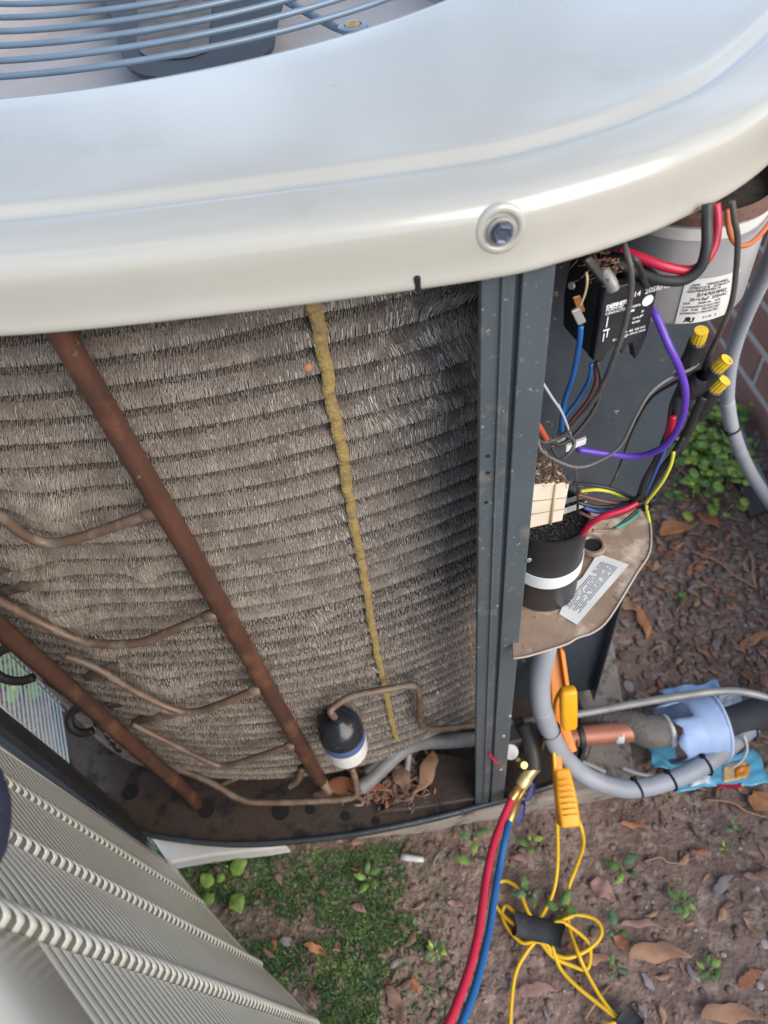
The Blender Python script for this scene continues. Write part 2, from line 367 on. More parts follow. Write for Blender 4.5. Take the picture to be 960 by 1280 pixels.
for (px, py, r, lab) in ((905, 1193, .007, 'small cream pebble left of the rust red leaf'), (947, 1110, .008, 'pale grey pebble near the right edge'),
                         (852, 676, .008, 'white stone chip beside the soil below the plate corner'), (935, 640, .009, 'bright white stone at the foot of the grey conduit'),
                         (900, 603, .013, 'pinkish white stone nestled in the green weeds'), (932, 782, .007, 'white chip on the dark soil above the snack bag'),
                         (955, 1180, .012, 'mottled grey stone at the right edge'), (950, 1232, .014, 'greenish grey stone beside the rust red leaf'),
                         (808, 1134, .005, 'small white pebble right of the mauve leaf'), (785, 860, .02, 'rough pale rubble lump against the pad edge'),
                         (800, 872, .016, 'tan rubble lump beside the pale blue cup')):
    r *= .62; p = ground(px, py); g = rock(p + V((0, 0, r * .2)), r)
    o = tag(mesh('stone', *g, PEBB), lab, 'stone'); sb = o.modifiers.new('s', 'SUBSURF'); sb.levels = 1; sb.render_levels = 1
p = ground(502, 1073); q = ground(530, 1077)
tag(tube('white_stub', [p + V((0, 0, .005)), q + V((0, 0, .006))], [.0042, .004, .003], LABEL, n=3, sides=10), 'short white rolled paper stub on soil below the base pan', 'paper stub')

# grass / moss
b = MB()
def inpoly(x, y, P):
    c = False; j = len(P) - 1
    for i in range(len(P)):
        if (P[i][1] > y) != (P[j][1] > y) and x < (P[j][0] - P[i][0]) * (y - P[i][1]) / (P[j][1] - P[i][1]) + P[i][0]: c = not c
        j = i
    return c
GP = [(150, 1055), (330, 1062), (430, 1065), (520, 1050), (500, 1130), (540, 1180), (470, 1235), (480, 1300), (150, 1300)]
cnt = 0
while cnt < 24000:
    px, py = random.uniform(150, 560), random.uniform(1050, 1300)
    ins = inpoly(px, py, GP)
    if not ins and random.random() > .10: continue
    if ins and noise.noise(V((px * .012, py * .016, 5))) + .35 * noise.noise(V((px * .05, py * .05, 5))) < -.24 + (px - 300) * .0010: 
        if random.random() > .10: cnt += 1; continue
    p = ground(px, py); a = random.random() * 6.3; L = random.uniform(.003, .010)
    u = V((math.cos(a), math.sin(a), random.uniform(.15, 1.1))).normalized(); s = u.cross(V((0, 0, 1))).normalized() * random.uniform(.0003, .0010)
    mi = random.choice([0, 2, 2, 2, 2, 3, 0])
    b.add([p - s, p + s, p + u * L * .6 + s * .8 , p + u * L, p + u * L * .6 - s * .8], [(0, 1, 2, 3, 4)], mi); cnt += 1
tag(b.build('moss_grass', GREENS), 'short mossy green grass on the ground beside the louvered panel', 'grass', kind='stuff')

def roundleaf(c, r, ang, tilt, asp=.8):
    c = V(c); u = V((math.cos(ang), math.sin(ang), tilt)).normalized(); s = V((-math.sin(ang), math.cos(ang), 0)); up = u.cross(s)
    v = [c + u * r + up * 0]; 
    for k in range(10):
        a = 2 * math.pi * k / 10; v.append(c + u * r * (1 + math.cos(a)) + s * r * asp * math.sin(a) + up * (.10 * r * abs(math.sin(a)) - .05 * r * (1 + math.cos(a)) + .07 * r * math.sin(a * 3 + r * 999)))
    return v, [(0, 1 + k, 1 + (k + 1) % 10) for k in range(10)]
def weed(px, py, n, r, lab, cols=(0, 1, 3), asp=.6, grp='seedling weeds on the soil', hgt=.012, spread=.006):
    p = ground(px, py); r *= .85; t = empty('weed_seedling', p, lab, 'weed', grp)
    tube('stem', [p, p + V((.001, 0, hgt))], .0009, GREENS[1], t, n=2, sides=6)
    a0 = random.random() * 6
    for k in range(n):
        a = a0 + k * 2 * math.pi / n + random.uniform(-.3, .3); c = p + V((math.cos(a) * spread * .5, math.sin(a) * spread * .5, hgt * random.uniform(.7, 1.1))); L_ = r * random.uniform(1.3, 2.5)
        g = leafgeo(c + V((math.cos(a), math.sin(a), 0)) * L_ * .5, L_, L_ * .85, a, curl=-.15, pitch=random.uniform(-.1, .2), jag=.08, n=8, point=.75, fold=.25) if asp > .7 else leafgeo(c + V((math.cos(a), math.sin(a), .3)) * L_ * .5, L_, L_ * random.uniform(.38, .6), a, curl=-.3, pitch=random.uniform(-.1, .5), jag=.1, n=6, fold=random.uniform(.1, .5)); solid(mesh('leaf', *g, GREENS[random.choice(cols)], t), .0004)
weed(776, 1088, 4, .012, 'four leaved green seedling right of the mauve leaf, above the cable loops')
weed(853, 1130, 6, .010, 'green rosette seedling alone in the middle of bare soil')
weed(915, 1037, 4, .007, 'tiny green seedling below the snack bag')
weed(592, 1052, 3, .012, 'green seedling just below the base pan, left of the red hose')
weed(594, 1078, 2, .012, 'pair of darker leaves left of the red hose')
weed(664, 1058, 5, .009, 'small seedling cluster right of the blue hose below the pad')
weed(462, 1100, 5, .009, 'small bright weed in the mossy grass below the white stub')
weed(885, 1212, 6, .009, 'pale green seedling right of the long tan leaf', cols=(1, 0))
weed(660, 1120, 4, .011, 'dark round leaves under the upper yellow loop', cols=(3, 0))
weed(768, 1165, 3, .011, 'green leaves touching the right yellow loop', cols=(3, 0))
weed(765, 1215, 3, .007, 'tiny green sprout left of the greyish withered leaf')
weed(700, 1140, 4, .011, 'green leaves behind the black strap', cols=(0, 3))
weed(545, 1190, 8, .007, 'low green tuft between grass and red hose')
weed(905, 1065, 4, .004, 'very small sprouts on bare soil above the grey chip')
weed(842, 747 + 5, 2, .008, 'lone sprout on the dark soil right of the tan plate')
weed(285, 1085, 3, .009, 'round leaved plant at the panel end, upper cluster', cols=(1,), asp=.9, spread=.018)
weed(283, 1110, 4, .012, 'large round pale green leaves in the grass beside the louvered panel', cols=(1,), asp=.9, spread=.03)
weed(255, 1122, 1, .014, 'single lime green leaf against the louvered panel', cols=(1,), asp=.8)
p = ground(885, 600); t = empty('weed_patch', p, 'dense patch of bright green round leaved weeds at the foot of the brick wall', 'weeds')
for k in range(240):
    while True:
        px, py = random.gauss(885, 28), random.gauss(580, 32)
        if 838 < px < 935 and 500 < py < 660: break
    q = ground(px, py) + V((0, 0, random.uniform(.01, .05))); solid(mesh('leaf', *roundleaf(q, random.uniform(.004, .011), random.random() * 6.3, random.uniform(-.1, .5), .85), random.choice([GREENS[1], GREENS[1], GREENS[0], LIME, GREENS[1]]), t), .0004)
b = MB()
for k in range(90):
    px, py = random.gauss(885, 26), random.gauss(580, 30); q = ground(px, py); b.add(*tubegeo([q, q + V((random.uniform(-.01, .01), random.uniform(-.01, .01), .035))], .0009, n=2, sides=5))
b.build('stem', GREENS[1], t)['kind'] = 'stuff'

# ------------------------------------------------------------------ brick wall (at the right, running away), cut low so the sun clears it
wl = empty('brick_wall', (.69, 1.0, 0), 'red brick wall with pale mortar joints at the right, cut low to let the sun over', 'wall')
WX0 = .69; BL, BH, JT = .20, .060, .010
box('mortar', (WX0 + .0035, -.6, -.05), (.10, 0, 0), (0, 4.6, 0), (0, 0, .455), MORTAR, wl, bevel=0)
bP, bF = boxgeo((0, 0, 0), (.09, 0, 0), (0, BL - JT, 0), (0, 0, BH))
def mk(n):
    o = mesh('brick', bP, bF, BRICK, wl, smooth=False, origin=(0, 0, 0)); bv = o.modifiers.new('b', 'BEVEL'); bv.width = .003; bv.segments = 1; return o
proto = None; b = MB()
for c in range(6):
    z = -.012 + c * (BH + JT)
    for k in range(22):
        y = -.55 + k * BL + (BL / 2 if c % 2 else 0); jx = random.uniform(-.002, .002)
        if .5 < y < 2.2 and z < 1.0:
            if proto is None: proto = mk(0); o = proto
            else: o = proto.copy(); COL.objects.link(o)
            o.location = V((WX0 + jx, y, z)) - WL[wl.name]; o.rotation_euler = (random.uniform(-.004, .004), 0, random.uniform(-.006, .006))
        else:
            P, F = boxgeo((WX0 + jx, y, z), (.09, 0, 0), (0, BL - JT, 0), (0, 0, BH)); b.add(P, F)
o = b.build('brickwork', BRICK, wl, smooth=False); o['kind'] = 'stuff'

# ------------------------------------------------------------------ concrete pad
PADP = [(-.47, .42, 0), (-.40, .345, 0), (-.25, .300, 0), (-.08, .2835, 0), (.0, .280, 0), (.262, .292, 0), (.30, .52, 0), (.30, 1.2, 0), (-.47, 1.2, 0)]
tag(prism('concrete_pad', [V(p) - V((0, 0, .02)) for p in PADP], (0, 0, .058), CONC, bevel=.004), 'dirty beige concrete pad under the condenser unit', 'pad')

fw_ = [at(a, b_, z=.034) for a, b_ in ((100, 1000), (187, 1044), (210, 1079), (262, 1070), (330, 1062), (360, 1057), (330, 1050), (200, 1020))]
tag(prism('white_foot_block', fw_, (0, 0, -.03), mat('block_white', (.68, .69, .70), (.55, .55, .55), .5, scale=20), bevel=.003), 'white block under the left end of the base pan', 'foot block')  # plain white block below the pan
# ------------------------------------------------------------------ condenser unit
AC = empty('condenser_unit', (-.12, .75, .04), 'open outdoor air conditioner with beige lid, spiny coil and exposed wiring', 'air conditioner')
# lid
OUTL = [(-.30, .318), (-.16, .2915), (-.051, .283), (.057, .281), (.095, .286), (.135, .2975), (.160, .309), (.183, .321), (.203, .335), (.222, .352), (.250, .380), (.285, .420), (.322, .475), (.345, .55), (.352, .65),
        (.352, .95), (.32, 1.12), (.2, 1.19), (-.12, 1.21), (-.40, 1.19), (-.48, 1.1), (-.51, .9), (-.51, .6), (-.48, .45), (-.42, .37)]
OP = spl([(x, y, 0) for x, y in OUTL], 8, True); nO = len(OP)
ON = []
for i in range(nO):
    T = OP[(i + 1) % nO] - OP[i - 1]; ON.append(V((-T.y, T.x, 0)).normalized())   # inward for counter-clockwise
for _ in range(3): ON = [(ON[i - 1] + ON[i] * 2 + ON[(i + 1) % nO]).normalized() for i in range(nO)]
prof = [(.004, .7795), (.0015, .778), (-.0012, .7785), (-.0016, .7815), (0, .785), (.0002, .795), (.0003, .803), (.0012, .8075), (.0035, .8108), (.007, .8128), (.013, .8142), (.022, .8155), (.029, .8163),
        (.0305, .8160), (.0322, .8156), (.0335, .8157), (.036, .8166), (.0395, .8184), (.0412, .8190), (.043, .8193), (.058, .8206)]
CX, CY = -.12, .795
lv = []
for o_, z in prof:
    for i in range(nO): q = OP[i] + ON[i] * o_; lv.append((q.x, q.y, z))
for rr, z in ((.352, .8245), (.346, .8243), (.3445, .8225), (.344, .819), (.344, .800), (.346, .799)):
    for i in range(nO):
        a = math.atan2(OP[i].y - CY, OP[i].x - CX); lv.append((CX + rr * math.cos(a), CY + rr * math.sin(a), z))
nr = len(lv) // nO
lf = [(j * nO + i, j * nO + (i + 1) % nO, (j + 1) * nO + (i + 1) % nO, (j + 1) * nO + i) for j in range(nr - 1) for i in range(nO)]
lid = mesh('lid', lv, lf, LIDP, AC)
sb = lid.modifiers.new('s', 'SUBSURF'); sb.levels = 1; sb.render_levels = 1
# lid bolt
bc = at(626, 288, y=.2815); ax = V((0.02, -1, .02)).normalized()
lathe('bolt_boss', bc + ax * -.001, ax, [(.0112, -.001), (.0112, .0003), (.0105, .0012), (.009, .0016), (.0078, .0012), (.0072, .0004), (0, .0004)], LIDP, lid, n=40)
bo = lathe('bolt', bc + ax * .0004, ax, [(.0062, 0), (.0062, .001), (.0052, .0013), (.0052, .0013)] , STEEL, lid, n=30)
BOLT = mat('bolt_steel', (.14, .17, .23), (.10, .12, .16), .35, metal=.7)
lathe('bolt_head', bc + ax * .001, ax, [(.0043, 0), (.0043, .0032), (.0038, .0038), (.0025, .0034), (0, .0034)], BOLT, lid, n=6, smooth=False)
p = at(521, 347, y=.2795)
box('notch_slot', at(517, 345, y=.2805) + V((0, -.0014, 0)), at(525.5, 344, y=.2805) - at(517, 345, y=.2805), V((0, .004, 0)), V((0, 0, -.0078)), INK, lid, bevel=.0009)
# fan shroud below the opening
sh = [(.375, .790), (.350, .792), (.338, .796), (.325, .794), (.305, .785), (.290, .768), (.284, .74), (.282, .70)]
v = []; n = 96
for rr, z in sh:
    for k in range(n): v.append((CX + rr * math.cos(2 * math.pi * k / n), CY + rr * math.sin(2 * math.pi * k / n), z))
mesh('fan_shroud', v, [(j * n + k, j * n + (k + 1) % n, (j + 1) * n + (k + 1) % n, (j + 1) * n + k) for j in range(len(sh) - 1) for k in range(n)], LAV, AC)
# grille
gr = bpy.data.objects.new('fan_grille', None); link(gr, AC, (CX, CY, .82)); 
def arc(r, z, a0=0, a1=360, n=60): return [(CX + r * math.cos(R(a0 + (a1 - a0) * k / n)), CY + r * math.sin(R(a0 + (a1 - a0) * k / n)), z) for k in range(n if a1 - a0 == 360 else n + 1)]
for k in range(13):
    r = .306 - k * .0225
    tube('ring_wire', arc(r, .822 + k * .0015, n=max(24, 96 - k * 7)), .0019, GRILLE, gr, closed=True, n=2, sides=8)
p = at(441, 33, z=.8225)
for a in (0, 72, 144, 216, 288):
    a2 = math.degrees(math.atan2(p.y - CY, p.x - CX)) + a
    u = V((math.cos(R(a2)), math.sin(R(a2)), 0)); c = V((CX, CY, .8175))
    tube('support_rod', [c + u * .04 + V((0, 0, .012)), c + u * .2 + V((0, 0, .004)), c + u * .310, c + u * .322 + V((0, 0, .003 if a == 0 else -.006))], .0024, GRILLE, gr, n=3, sides=8)
    e = c + u * (math.hypot(p.x - CX, p.y - CY)) + V((0, 0, .0035 if a == 0 else -.008)); s = V((-u.y, u.x, 0))
    lathe('mounting_eye', e, (0, 0, 1), [(.009, 0), (.009, .002), (.008, .0026), (.0055, .0026), (.0055, 0)], GRILLE, gr, n=20)
    lathe('grille_screw', e + V((0, 0, .0005)), (0, 0, 1), [(.005, 0), (.005, .002), (.0035, .0035), (0, .004)], BRASS, gr, n=6, smooth=False)
# fan blade
def slab(pxs, z0, name, mt_, parent, thick=-.004, z1=None): 
    return prism(name, spl([at(a, b_, z=z0) for a, b_ in pxs], 5, True), (0, 0, thick), mt_, parent, bevel=.0008)
fan = slab([(128, -60), (142, 30), (152, 68), (166, 88), (196, 96), (240, 92), (300, 82), (332, 66), (344, 36), (340, -60)], .765, 'fan_blade', mat('blade_slate', (.04, .05, .065), (.03, .036, .045), .5), AC)
fb = slab([(168, -60), (172, 20), (172, 60), (200, 72), (250, 66), (262, 40), (258, -60)], .7665, 'dust_cake', DUSTBL, fan, thick=-.001)
mesh('inner_deck', [(CX + .283 * math.cos(k * math.pi / 24), CY + .283 * math.sin(k * math.pi / 24), .715) for k in range(48)], [tuple(range(48))], LAV, AC)

# ---- coil
def coil_y(x):
    y = .345 + .92 * (x + .125) ** 2
    if x < -.33: y += 3.0 * (x + .33) ** 2
    return y
BUMPS = [((60, 605), .030, .007), ((70, 735), .035, .009), ((120, 775), .03, .006), ((205, 830), .03, .009), ((215, 870), .025, .005), ((390, 748), .014, .005), ((395, 775), .01, .004), ((180, 690), .012, .006), ((540, 850), .02, .003), ((20, 670), .03, .008)]
def atcoil(px, py, off=0):
    y = .36
    for _ in range(8): q = at(px, py, y=y - off); y = coil_y(q.x)
    return q
BC = [(atcoil(*c), r, a) for c, r, a in BUMPS]
PIT = .0195; Z0 = .7735 + .0195
def bumpo(x, z):
    s = 0
    for c, r, a in BC:
        d2 = ((x - c.x) ** 2 + (z - c.z) ** 2) / (r * r)
        if d2 < 6: s += a * math.exp(-d2 * 1.6)
    return s
XS = np.arange(-.47, .095, .0022)
PR = [(-.004, 0.002), (.0105, .0002), (.0128, .002), (.0120, .0045), (.0090, .008), (.0040, .012), (-.0020, .016), (-.008, .0196)]
coilp = bpy.data.objects.new('spine_fin_coil', None); link(coilp, AC, (-.12, .36, .45))
nrows = 35
def zwav(x, k): return .0012 * noise.noise(V((x * 6, k * .27, 1))) + .0005 * noise.noise(V((x * 23, k * 1.7, 4)))
for k in range(nrows):
    zl = Z0 - (k + 1) * PIT
    v = []; f = []
    for i, x in enumerate(XS):
        x = float(x); bo_ = bumpo(x, zl + .01); wv = zwav(x, k); yb = coil_y(x)
        amp = 1 + .12 * noise.noise(V((x * 14, k * .9, 7)))
        for o_, dz in PR: v.append((x, yb - o_ * amp - bo_, zl + dz + wv))
    np_ = len(PR)
    for i in range(len(XS) - 1):
        for j in range(np_ - 1): f.append((i * np_ + j, (i + 1) * np_ + j, (i + 1) * np_ + j + 1, i * np_ + j + 1))
    row = mesh('fin_row', v, f, [CORE, CORE_SHADE], coilp, mats=[1 if (q_ % (np_ - 1)) >= (4 if zl > .52 else 3 if zl > .30 else 2) or (q_ % (np_ - 1)) == 0 else 0 for q_ in range(len(f))])  # recessed faces and lip underside dark: groove shade put into the colour
    # spines of this row
    near = zl > .45
    step = .0011 if near else .0016; nac = 11 if near else 7
    vv = []; ff = []; mi = []; nn = 0
    ttm = float(np.interp(zl, [.12, .45, .76], [.40, .62, .80])); x = -.455
    while x < .09:
        for j in range(nac):
            t = (j + random.random()) / nac            # 0 = at the lip, 1 = at the top of the row
            xx = x + random.uniform(-.5, .5) * step; wv = zwav(xx, k); bb = bumpo(xx, zl + .01)
            tt = t ** 1.12 * ttm; q = tt * .0175; 
            oo = np.interp(q, [.0002, .002, .0045, .008, .012, .016], [.0105, .0128, .0120, .0090, .0040, -.0020])
            amp = 1 + .12 * noise.noise(V((xx * 14, k * .9, 7))); base = V((xx, coil_y(xx) - oo * amp - bb, zl + q + wv + .0005))
            s1 = noise.noise(V((xx * 16, (zl + q) * 30, 2))); s2 = noise.noise(V((xx * 60, (zl + q) * 90, 8)))
            wild = min(1, max(0, (xx + .02) * 14)) * min(1, max(0, (zl - .56) * 9)) + min(1, bb * 130)
            cx = (.16 + 1.5 * wild) * s1 + .10 * s2 + random.uniform(-.05, .05) * (1 + wild * 4)
            ln = (random.uniform(.0024, .0029) + .0012 * (tt < .25)) * (1 + 1.3 * wild)
            dirv = V((cx, -(1.0 - .62 * (1 - tt)), -(.10 + .85 * (1 - tt)) + .9 * wild * s2)).normalized()
            wd = V((1, 0, 0)) * (.00024 if near else .00034)
            tip = base + dirv * ln
            vv += [base - wd, base + wd, tip + wd * .55, tip - wd * .55]; ff.append((nn, nn + 1, nn + 2, nn + 3)); nn += 4
            lt = .02 + .28 * (tt < .12) + .35 * min(wild, 1) * (random.random() < .6) + .10 * (s1 > .36)  # bare spines at random and in dents; extra at the lip paint its lit edge
            mi.append(1 if random.random() < lt else 0)
        x += step
    o = mesh('spines', vv, ff, [SPINE, SPINEL], row, smooth=False, mats=mi); o['kind'] = 'stuff'
# back of coil, dark interior wall
v = []; f = []
for i, x in enumerate(np.linspace(-.47, .10, 40)): v += [(x, coil_y(x) + .012, .05), (x, coil_y(x) + .012, .795)]
for i in range(39): f.append((2 * i, 2 * i + 2, 2 * i + 3, 2 * i + 1))
mesh('coil_backing', v, f, CORE, coilp)
# ochre strip
sp_ = [(390, 372), (396, 400), (402, 432), (408, 462), (413, 500), (423, 540), (430, 580), (437, 625), (444, 665), (452, 705), (459, 745), (466, 790), (474, 830), (483, 870), (490, 905), (496, 925)]
cent = [atcoil(a, b_, .0145) for a, b_ in sp_]
cent = spl(cent, 12); v = []; f = []; L = len(cent)
for i, c in enumerate(cent):
    ph = ((Z0 - c.z) / PIT) % 1.0           # 1 at a lip
    off = .0136 + .0014 * ph
    q_ = i / (L - 1); w0 = .0043 - .0014 * q_
    wl_ = w0 * (1 + .22 * noise.noise(V((0, 0, c.z * 420))) + .25 * noise.noise(V((5, 0, c.z * 75)))); wr_ = w0 * (1 + .22 * noise.noise(V((0, 7, c.z * 420))) + .25 * noise.noise(V((5, 7, c.z * 75)))); cx = c.x + .0010 * noise.noise(V((9, 0, c.z * 60)))
    for k, q in enumerate((-1, -.93, 0, .93, 1)):
        x = cx + q * (wl_ if q < 0 else wr_); v.append((x, coil_y(x) - off - .0003 * math.sin(q * 5 + c.z * 300) + (.0012 if abs(q) == 1 else 0), c.z))
for i in range(L - 1):
    for k in range(4): f.append((i * 5 + k, (i + 1) * 5 + k, (i + 1) * 5 + k + 1, i * 5 + k + 1))
mesh('glue_strip', v, f, OCHRE, coilp)
p = atcoil(385, 459, .012); lathe('rust_speck', p, (0, -1, .3), [(.0028, 0), (.0022, .0012), (0, .0018)], LEAFB[5], coilp, n=9)
# bare tube ends exposed at the damaged left
for a, b_ in (((-20, 712), (58, 700)), ((5, 738), (62, 722)), ((110, 845), (155, 828)), ((170, 900), (235, 888)), ((-20, 700), (30, 695))):
    tube('coil_tube', [atcoil(*a, .012), atcoil((a[0] + b_[0]) / 2, (a[1] + b_[1]) / 2, .014), atcoil(*b_, .009)], .0052, TUBEM, coilp, n=4)
for k_, (px, py) in enumerate(((30, 700), (85, 830), (170, 880))):
    q = atcoil(px, py, .010); box('dark_gap', q + V((-.03, 0, -.006)), (.06, .01, 0), (0, .012, 0), (0, 0, .011), RUBBER, coilp, bevel=.002)

# ---- manifold pipes and branches
c1 = [at(75 - 14, 395, y=.305), at(75, 415, y=.307), at(160, 560, y=.312), at(238, 692, y=.3165), at(320, 835, y=.320), at(400, 975, y=.322)]
tube('suction_pipe', c1, [.0062, .0066, .0074, .0078, .0082], COPPER, AC, sides=20)
c2 = [at(-130, 660, y=.315), at(-60, 725, y=.320), at(0, 785, y=.325), at(100, 872, y=.330), at(170, 935, y=.333), at(228, 985, y=.336), at(228, 985, y=.336) + V((0, 0, -.06))]
tube('header_pipe', c2, .0078, COPPER, AC, sides=20)
def br(pts, r=.0047, off0=.03, mt_=TUBEM, nm='branch_tube', offs=None):
    P = [atcoil(a, b_, (offs[i] if offs else off0)) for i, (a, b_) in enumerate(pts)]; tube(nm, P, r, mt_, AC, sides=12)
br([(-40, 622), (0, 645), (30, 668), (60, 679), (100, 672), (150, 655), (188, 641)], .0036, offs=[.05, .04, .034, .03, .03, .03, .03])
br([(-30, 735), (0, 752), (50, 778), (95, 799), (130, 805), (175, 803), (215, 788), (262, 769)], .0037, offs=[.04, .035, .03, .03, .03, .03, .03, .03])
br([(80, 820), (120, 835), (165, 862), (210, 884), (240, 890), (275, 880), (318, 862)], .0034)
br([(165, 905), (215, 930), (260, 952), (282, 957), (320, 946), (362, 932)], .0031)
def zt(pts, r, mt_=TUBEM, nm='refrigerant_tube', sides=12, parent=None): return tube(nm, [at(a, b_, z=z) for a, b_, z in pts], r, mt_, parent or AC, sides=sides)
zt([(180, 935, .15), (215, 957, .125), (262, 977, .11), (300, 999, .095), (330, 1003, .09), (400, 1001, .09), (440, 997, .09), (446, 985, .10), (440, 960, .13)], .0040)
zt([(395, 955, .13), (402, 975, .115), (412, 990, .10)], .006)
zt([(378, 960, .14), (372, 975, .12), (362, 983, .11)], .0042)
zt([(268, 985, .08), (290, 975, .085), (320, 962, .09), (372, 948, .10)], .003)
for (px, py, off, dd) in ((186, 641, .030, (1, -.15, .15)), (260, 770, .030, (1, -.1, .2)), (316, 863, .030, (1, -.1, .2)), (360, 933, .030, (1, -.1, .2))):
    q = atcoil(px, py, off); lathe('brazed_joint', q, dd, [(.0034, -.004), (.0045, -.002), (.0050, .002), (.0045, .006), (.0034, .008)], TUBEM, AC, n=14)
# accumulator / liquid receiver dome with tube
rc = at(424, 906, y=.312)
lathe('check_valve_body', rc + V((0, 0, -.06)), (0, 0, 1), [(0.0219, 0), (0.0225, .012), (0.0225, .035), (0.0219, .045)], LABEL, AC, n=40)
lathe('check_valve_band', rc + V((0, 0, -.06)), (0, 0, 1), [(0.0230, .030), (0.0232, .034), (0.0232, .042), (0.0225, .046)], mat('blue_band', (.08, .13, .30), (.06, .1, .22), .35), AC, n=40)
lathe('check_valve_dome', rc + V((0, 0, -.06)), (0, 0, 1), [(0.0230, .040), (0.0229, .05), (0.0211, .059), (0.0163, .066), (0.0095, .070), (0.0060, .072), (0.0060, .08), (0, .08)], mat('black_gloss', (.015, .02, .03), (.02, .02, .025), .22, scale=60, specks=(.2, .12, .08), sscale=110, sthr=.68), AC, n=40)
tube('looped_tube', [rc + V((0, 0, .012)), rc + V((-.004, 0, .03)), at(417, 884, y=.316), at(438, 871, y=.322), at(480, 862, y=.325), at(512, 857, y=.328), at(522, 860, y=.330), at(524, 872, y=.331), at(525, 895, y=.334), at(529, 908, y=.336), at(548, 911, y=.338), at(600, 906, y=.345), at(640, 902, y=.35)], .0036, TUBEM, AC, sides=12)
zt([(450, 985, .09), (470, 968, .095), (500, 940, .105), (525, 928, .11), (560, 926, .112), (600, 923, .112), (660, 916, .112)], .0092, mat('lead_tube', (.21, .215, .23), (.13, .12, .115), .5, scale=50), 'suction_line', 18)
zt([(455, 965, .10), (485, 938, .11), (512, 917, .12), (545, 914, .113)], .007, RUBBER, 'black_sleeve', 14)
zt([(512, 935, .10), (508, 970, .07)], .004, STEEL)
zt([(520, 855, .185), (517, 880, .15), (519, 912, .12)], .0075, SPINEL, 'damaged_fin_patch', 8) if False else None

# ---- right corner post
PP = [(.0585, .2905), (.0590, .2875), (.0745, .2865), (.0750, .2905), (.0772, .2905), (.0777, .2862), (.0925, .2862), (.0932, .2880), (.0932, .312), (.0920, .312), (.0920, .2895), (.0585, .2925)]
post = prism('corner_post', [(x, y, .060) for x, y in PP], (.0, .0, .722), SLATE, AC, bevel=.0007)
# slight lean of the lower end, as the post stands
for (px, py) in ((609, 570), (609, 591), (607, 628)):
    q = at(px + 1, py, y=.287); lathe('screw_hole', q, (0, -1, 0), [(.0012, 0), (.0012, .0003), (0, .0003)], INK, post, n=10)
for (px, py) in ((641, 895), (633, 920), (630, 962), (665, 700)):
    q = at(px - 4, py, y=.286); lathe('rivet', q, (0, -1, 0), [(.0022, 0), (.0018, .0008), (0, .001)], STEEL, post, n=10)
lipx = box('post_ridge', (.0680, .2863, .062), (.0016, 0, 0), (0, -.0010, 0), (0, 0, .716), SLATE, post, bevel=.0004)
# ---- base pan
PANO = [(-.50, .50), (-.455, .40), (-.40, .34), (-.363, .314), (-.30, .294), (-.231, .280), (-.16, .274), (-.085, .2725), (0, .277), (.064, .284), (.156, .296), (.19, .310), (.215, .36), (.215, .42), (.215, .9), (-.50, .9)]
OPp = spl([(x, y, 0) for x, y in PANO[:-2]], 5) + [V((.215, .9, 0)), V((-.50, .9, 0))]
pb = [V((p.x, p.y, .046)) for p in OPp]
pan = prism('base_pan', pb, (0, 0, .010), PAN, AC, bevel=.001)
rim = [V((p.x, p.y + .0015, .058)) for p in OPp[:-2]]
tube('pan_rim', rim, .0032, SLATED, pan, sp=False, sides=8)
for (px, py, r) in ((258, 1012, .0105), (163, 990, .0105), (351, 1014, .011), (388, 1012, .006), (432, 1020, .006), (470, 1026, .005), (655, 918, .006)):
    q = at(px, py, z=.0568); lathe('drain_hole', q, (0, 0, 1), [(r, 0), (r * .98, .0004), (0, .0004)], INK, pan, n=24)
# raised section around the debris pocket
pk = [at(a, b_, z=.062) for a, b_ in ((545, 942), (590, 950), (600, 1000), (520, 1013), (470, 1018), (500, 1004), (535, 992))]
prism('pan_step', pk, (0, 0, .006), PAN, pan, bevel=.002)
# debris lying in the pan
b = MB()
for i in range(420):
    px, py = random.gauss(490, 32), random.gauss(978, 20)
    if not (345 < px < 545 and 940 < py < 1012) or py < 1040 - px * .2 + (-20 if px > 440 else 20) * 0: 
        if not (380 < px < 542 and 945 < py < 1008): continue
    q = at(px, py, z=.060 + random.random() * .010); L = random.uniform(.006, .02)
    b.add(*leafgeo(q, L, L * .28, random.random() * 6.3, pitch=random.uniform(-.3, .3), n=4, jag=.3), mi=random.choice([4, 3, 4, 4, 4, 1, 4]))
solid(tag(b.build('pan_leaf_litter', LEAFB), 'damp brown leaf litter packed inside the base pan', 'leaf litter', kind='stuff'))
for (px, py, L, W, ang, ci, lab) in ((445, 992, 92, 17, -8, 1, 'long rusty leaf along the front of the base pan'), (425, 1003, 80, 9, -3, 4, 'thin dark leaf under the long rusty one in the base pan'),
                                     (530, 965, 62, 14, 105, 0, 'pale yellowish curled leaf upright at the pan pocket edge'), (500, 975, 40, 16, 60, 4, 'dark brown leaf inside the pan pocket')):
    p = at(px, py, z=.074); q = at(px + 10 * math.cos(R(ang)), py + 10 * math.sin(R(ang)), z=.074); dv = q - p; sc = dv.length / 10
    solid(tag(mesh('dead_leaf', *leafgeo(p, L * sc, W * sc * 1.4, math.atan2(dv.y, dv.x), curl=.2, n=9, fold=.5), LEAFB[ci]), lab, 'leaf', 'leaves lying in the base pan'), .0008)

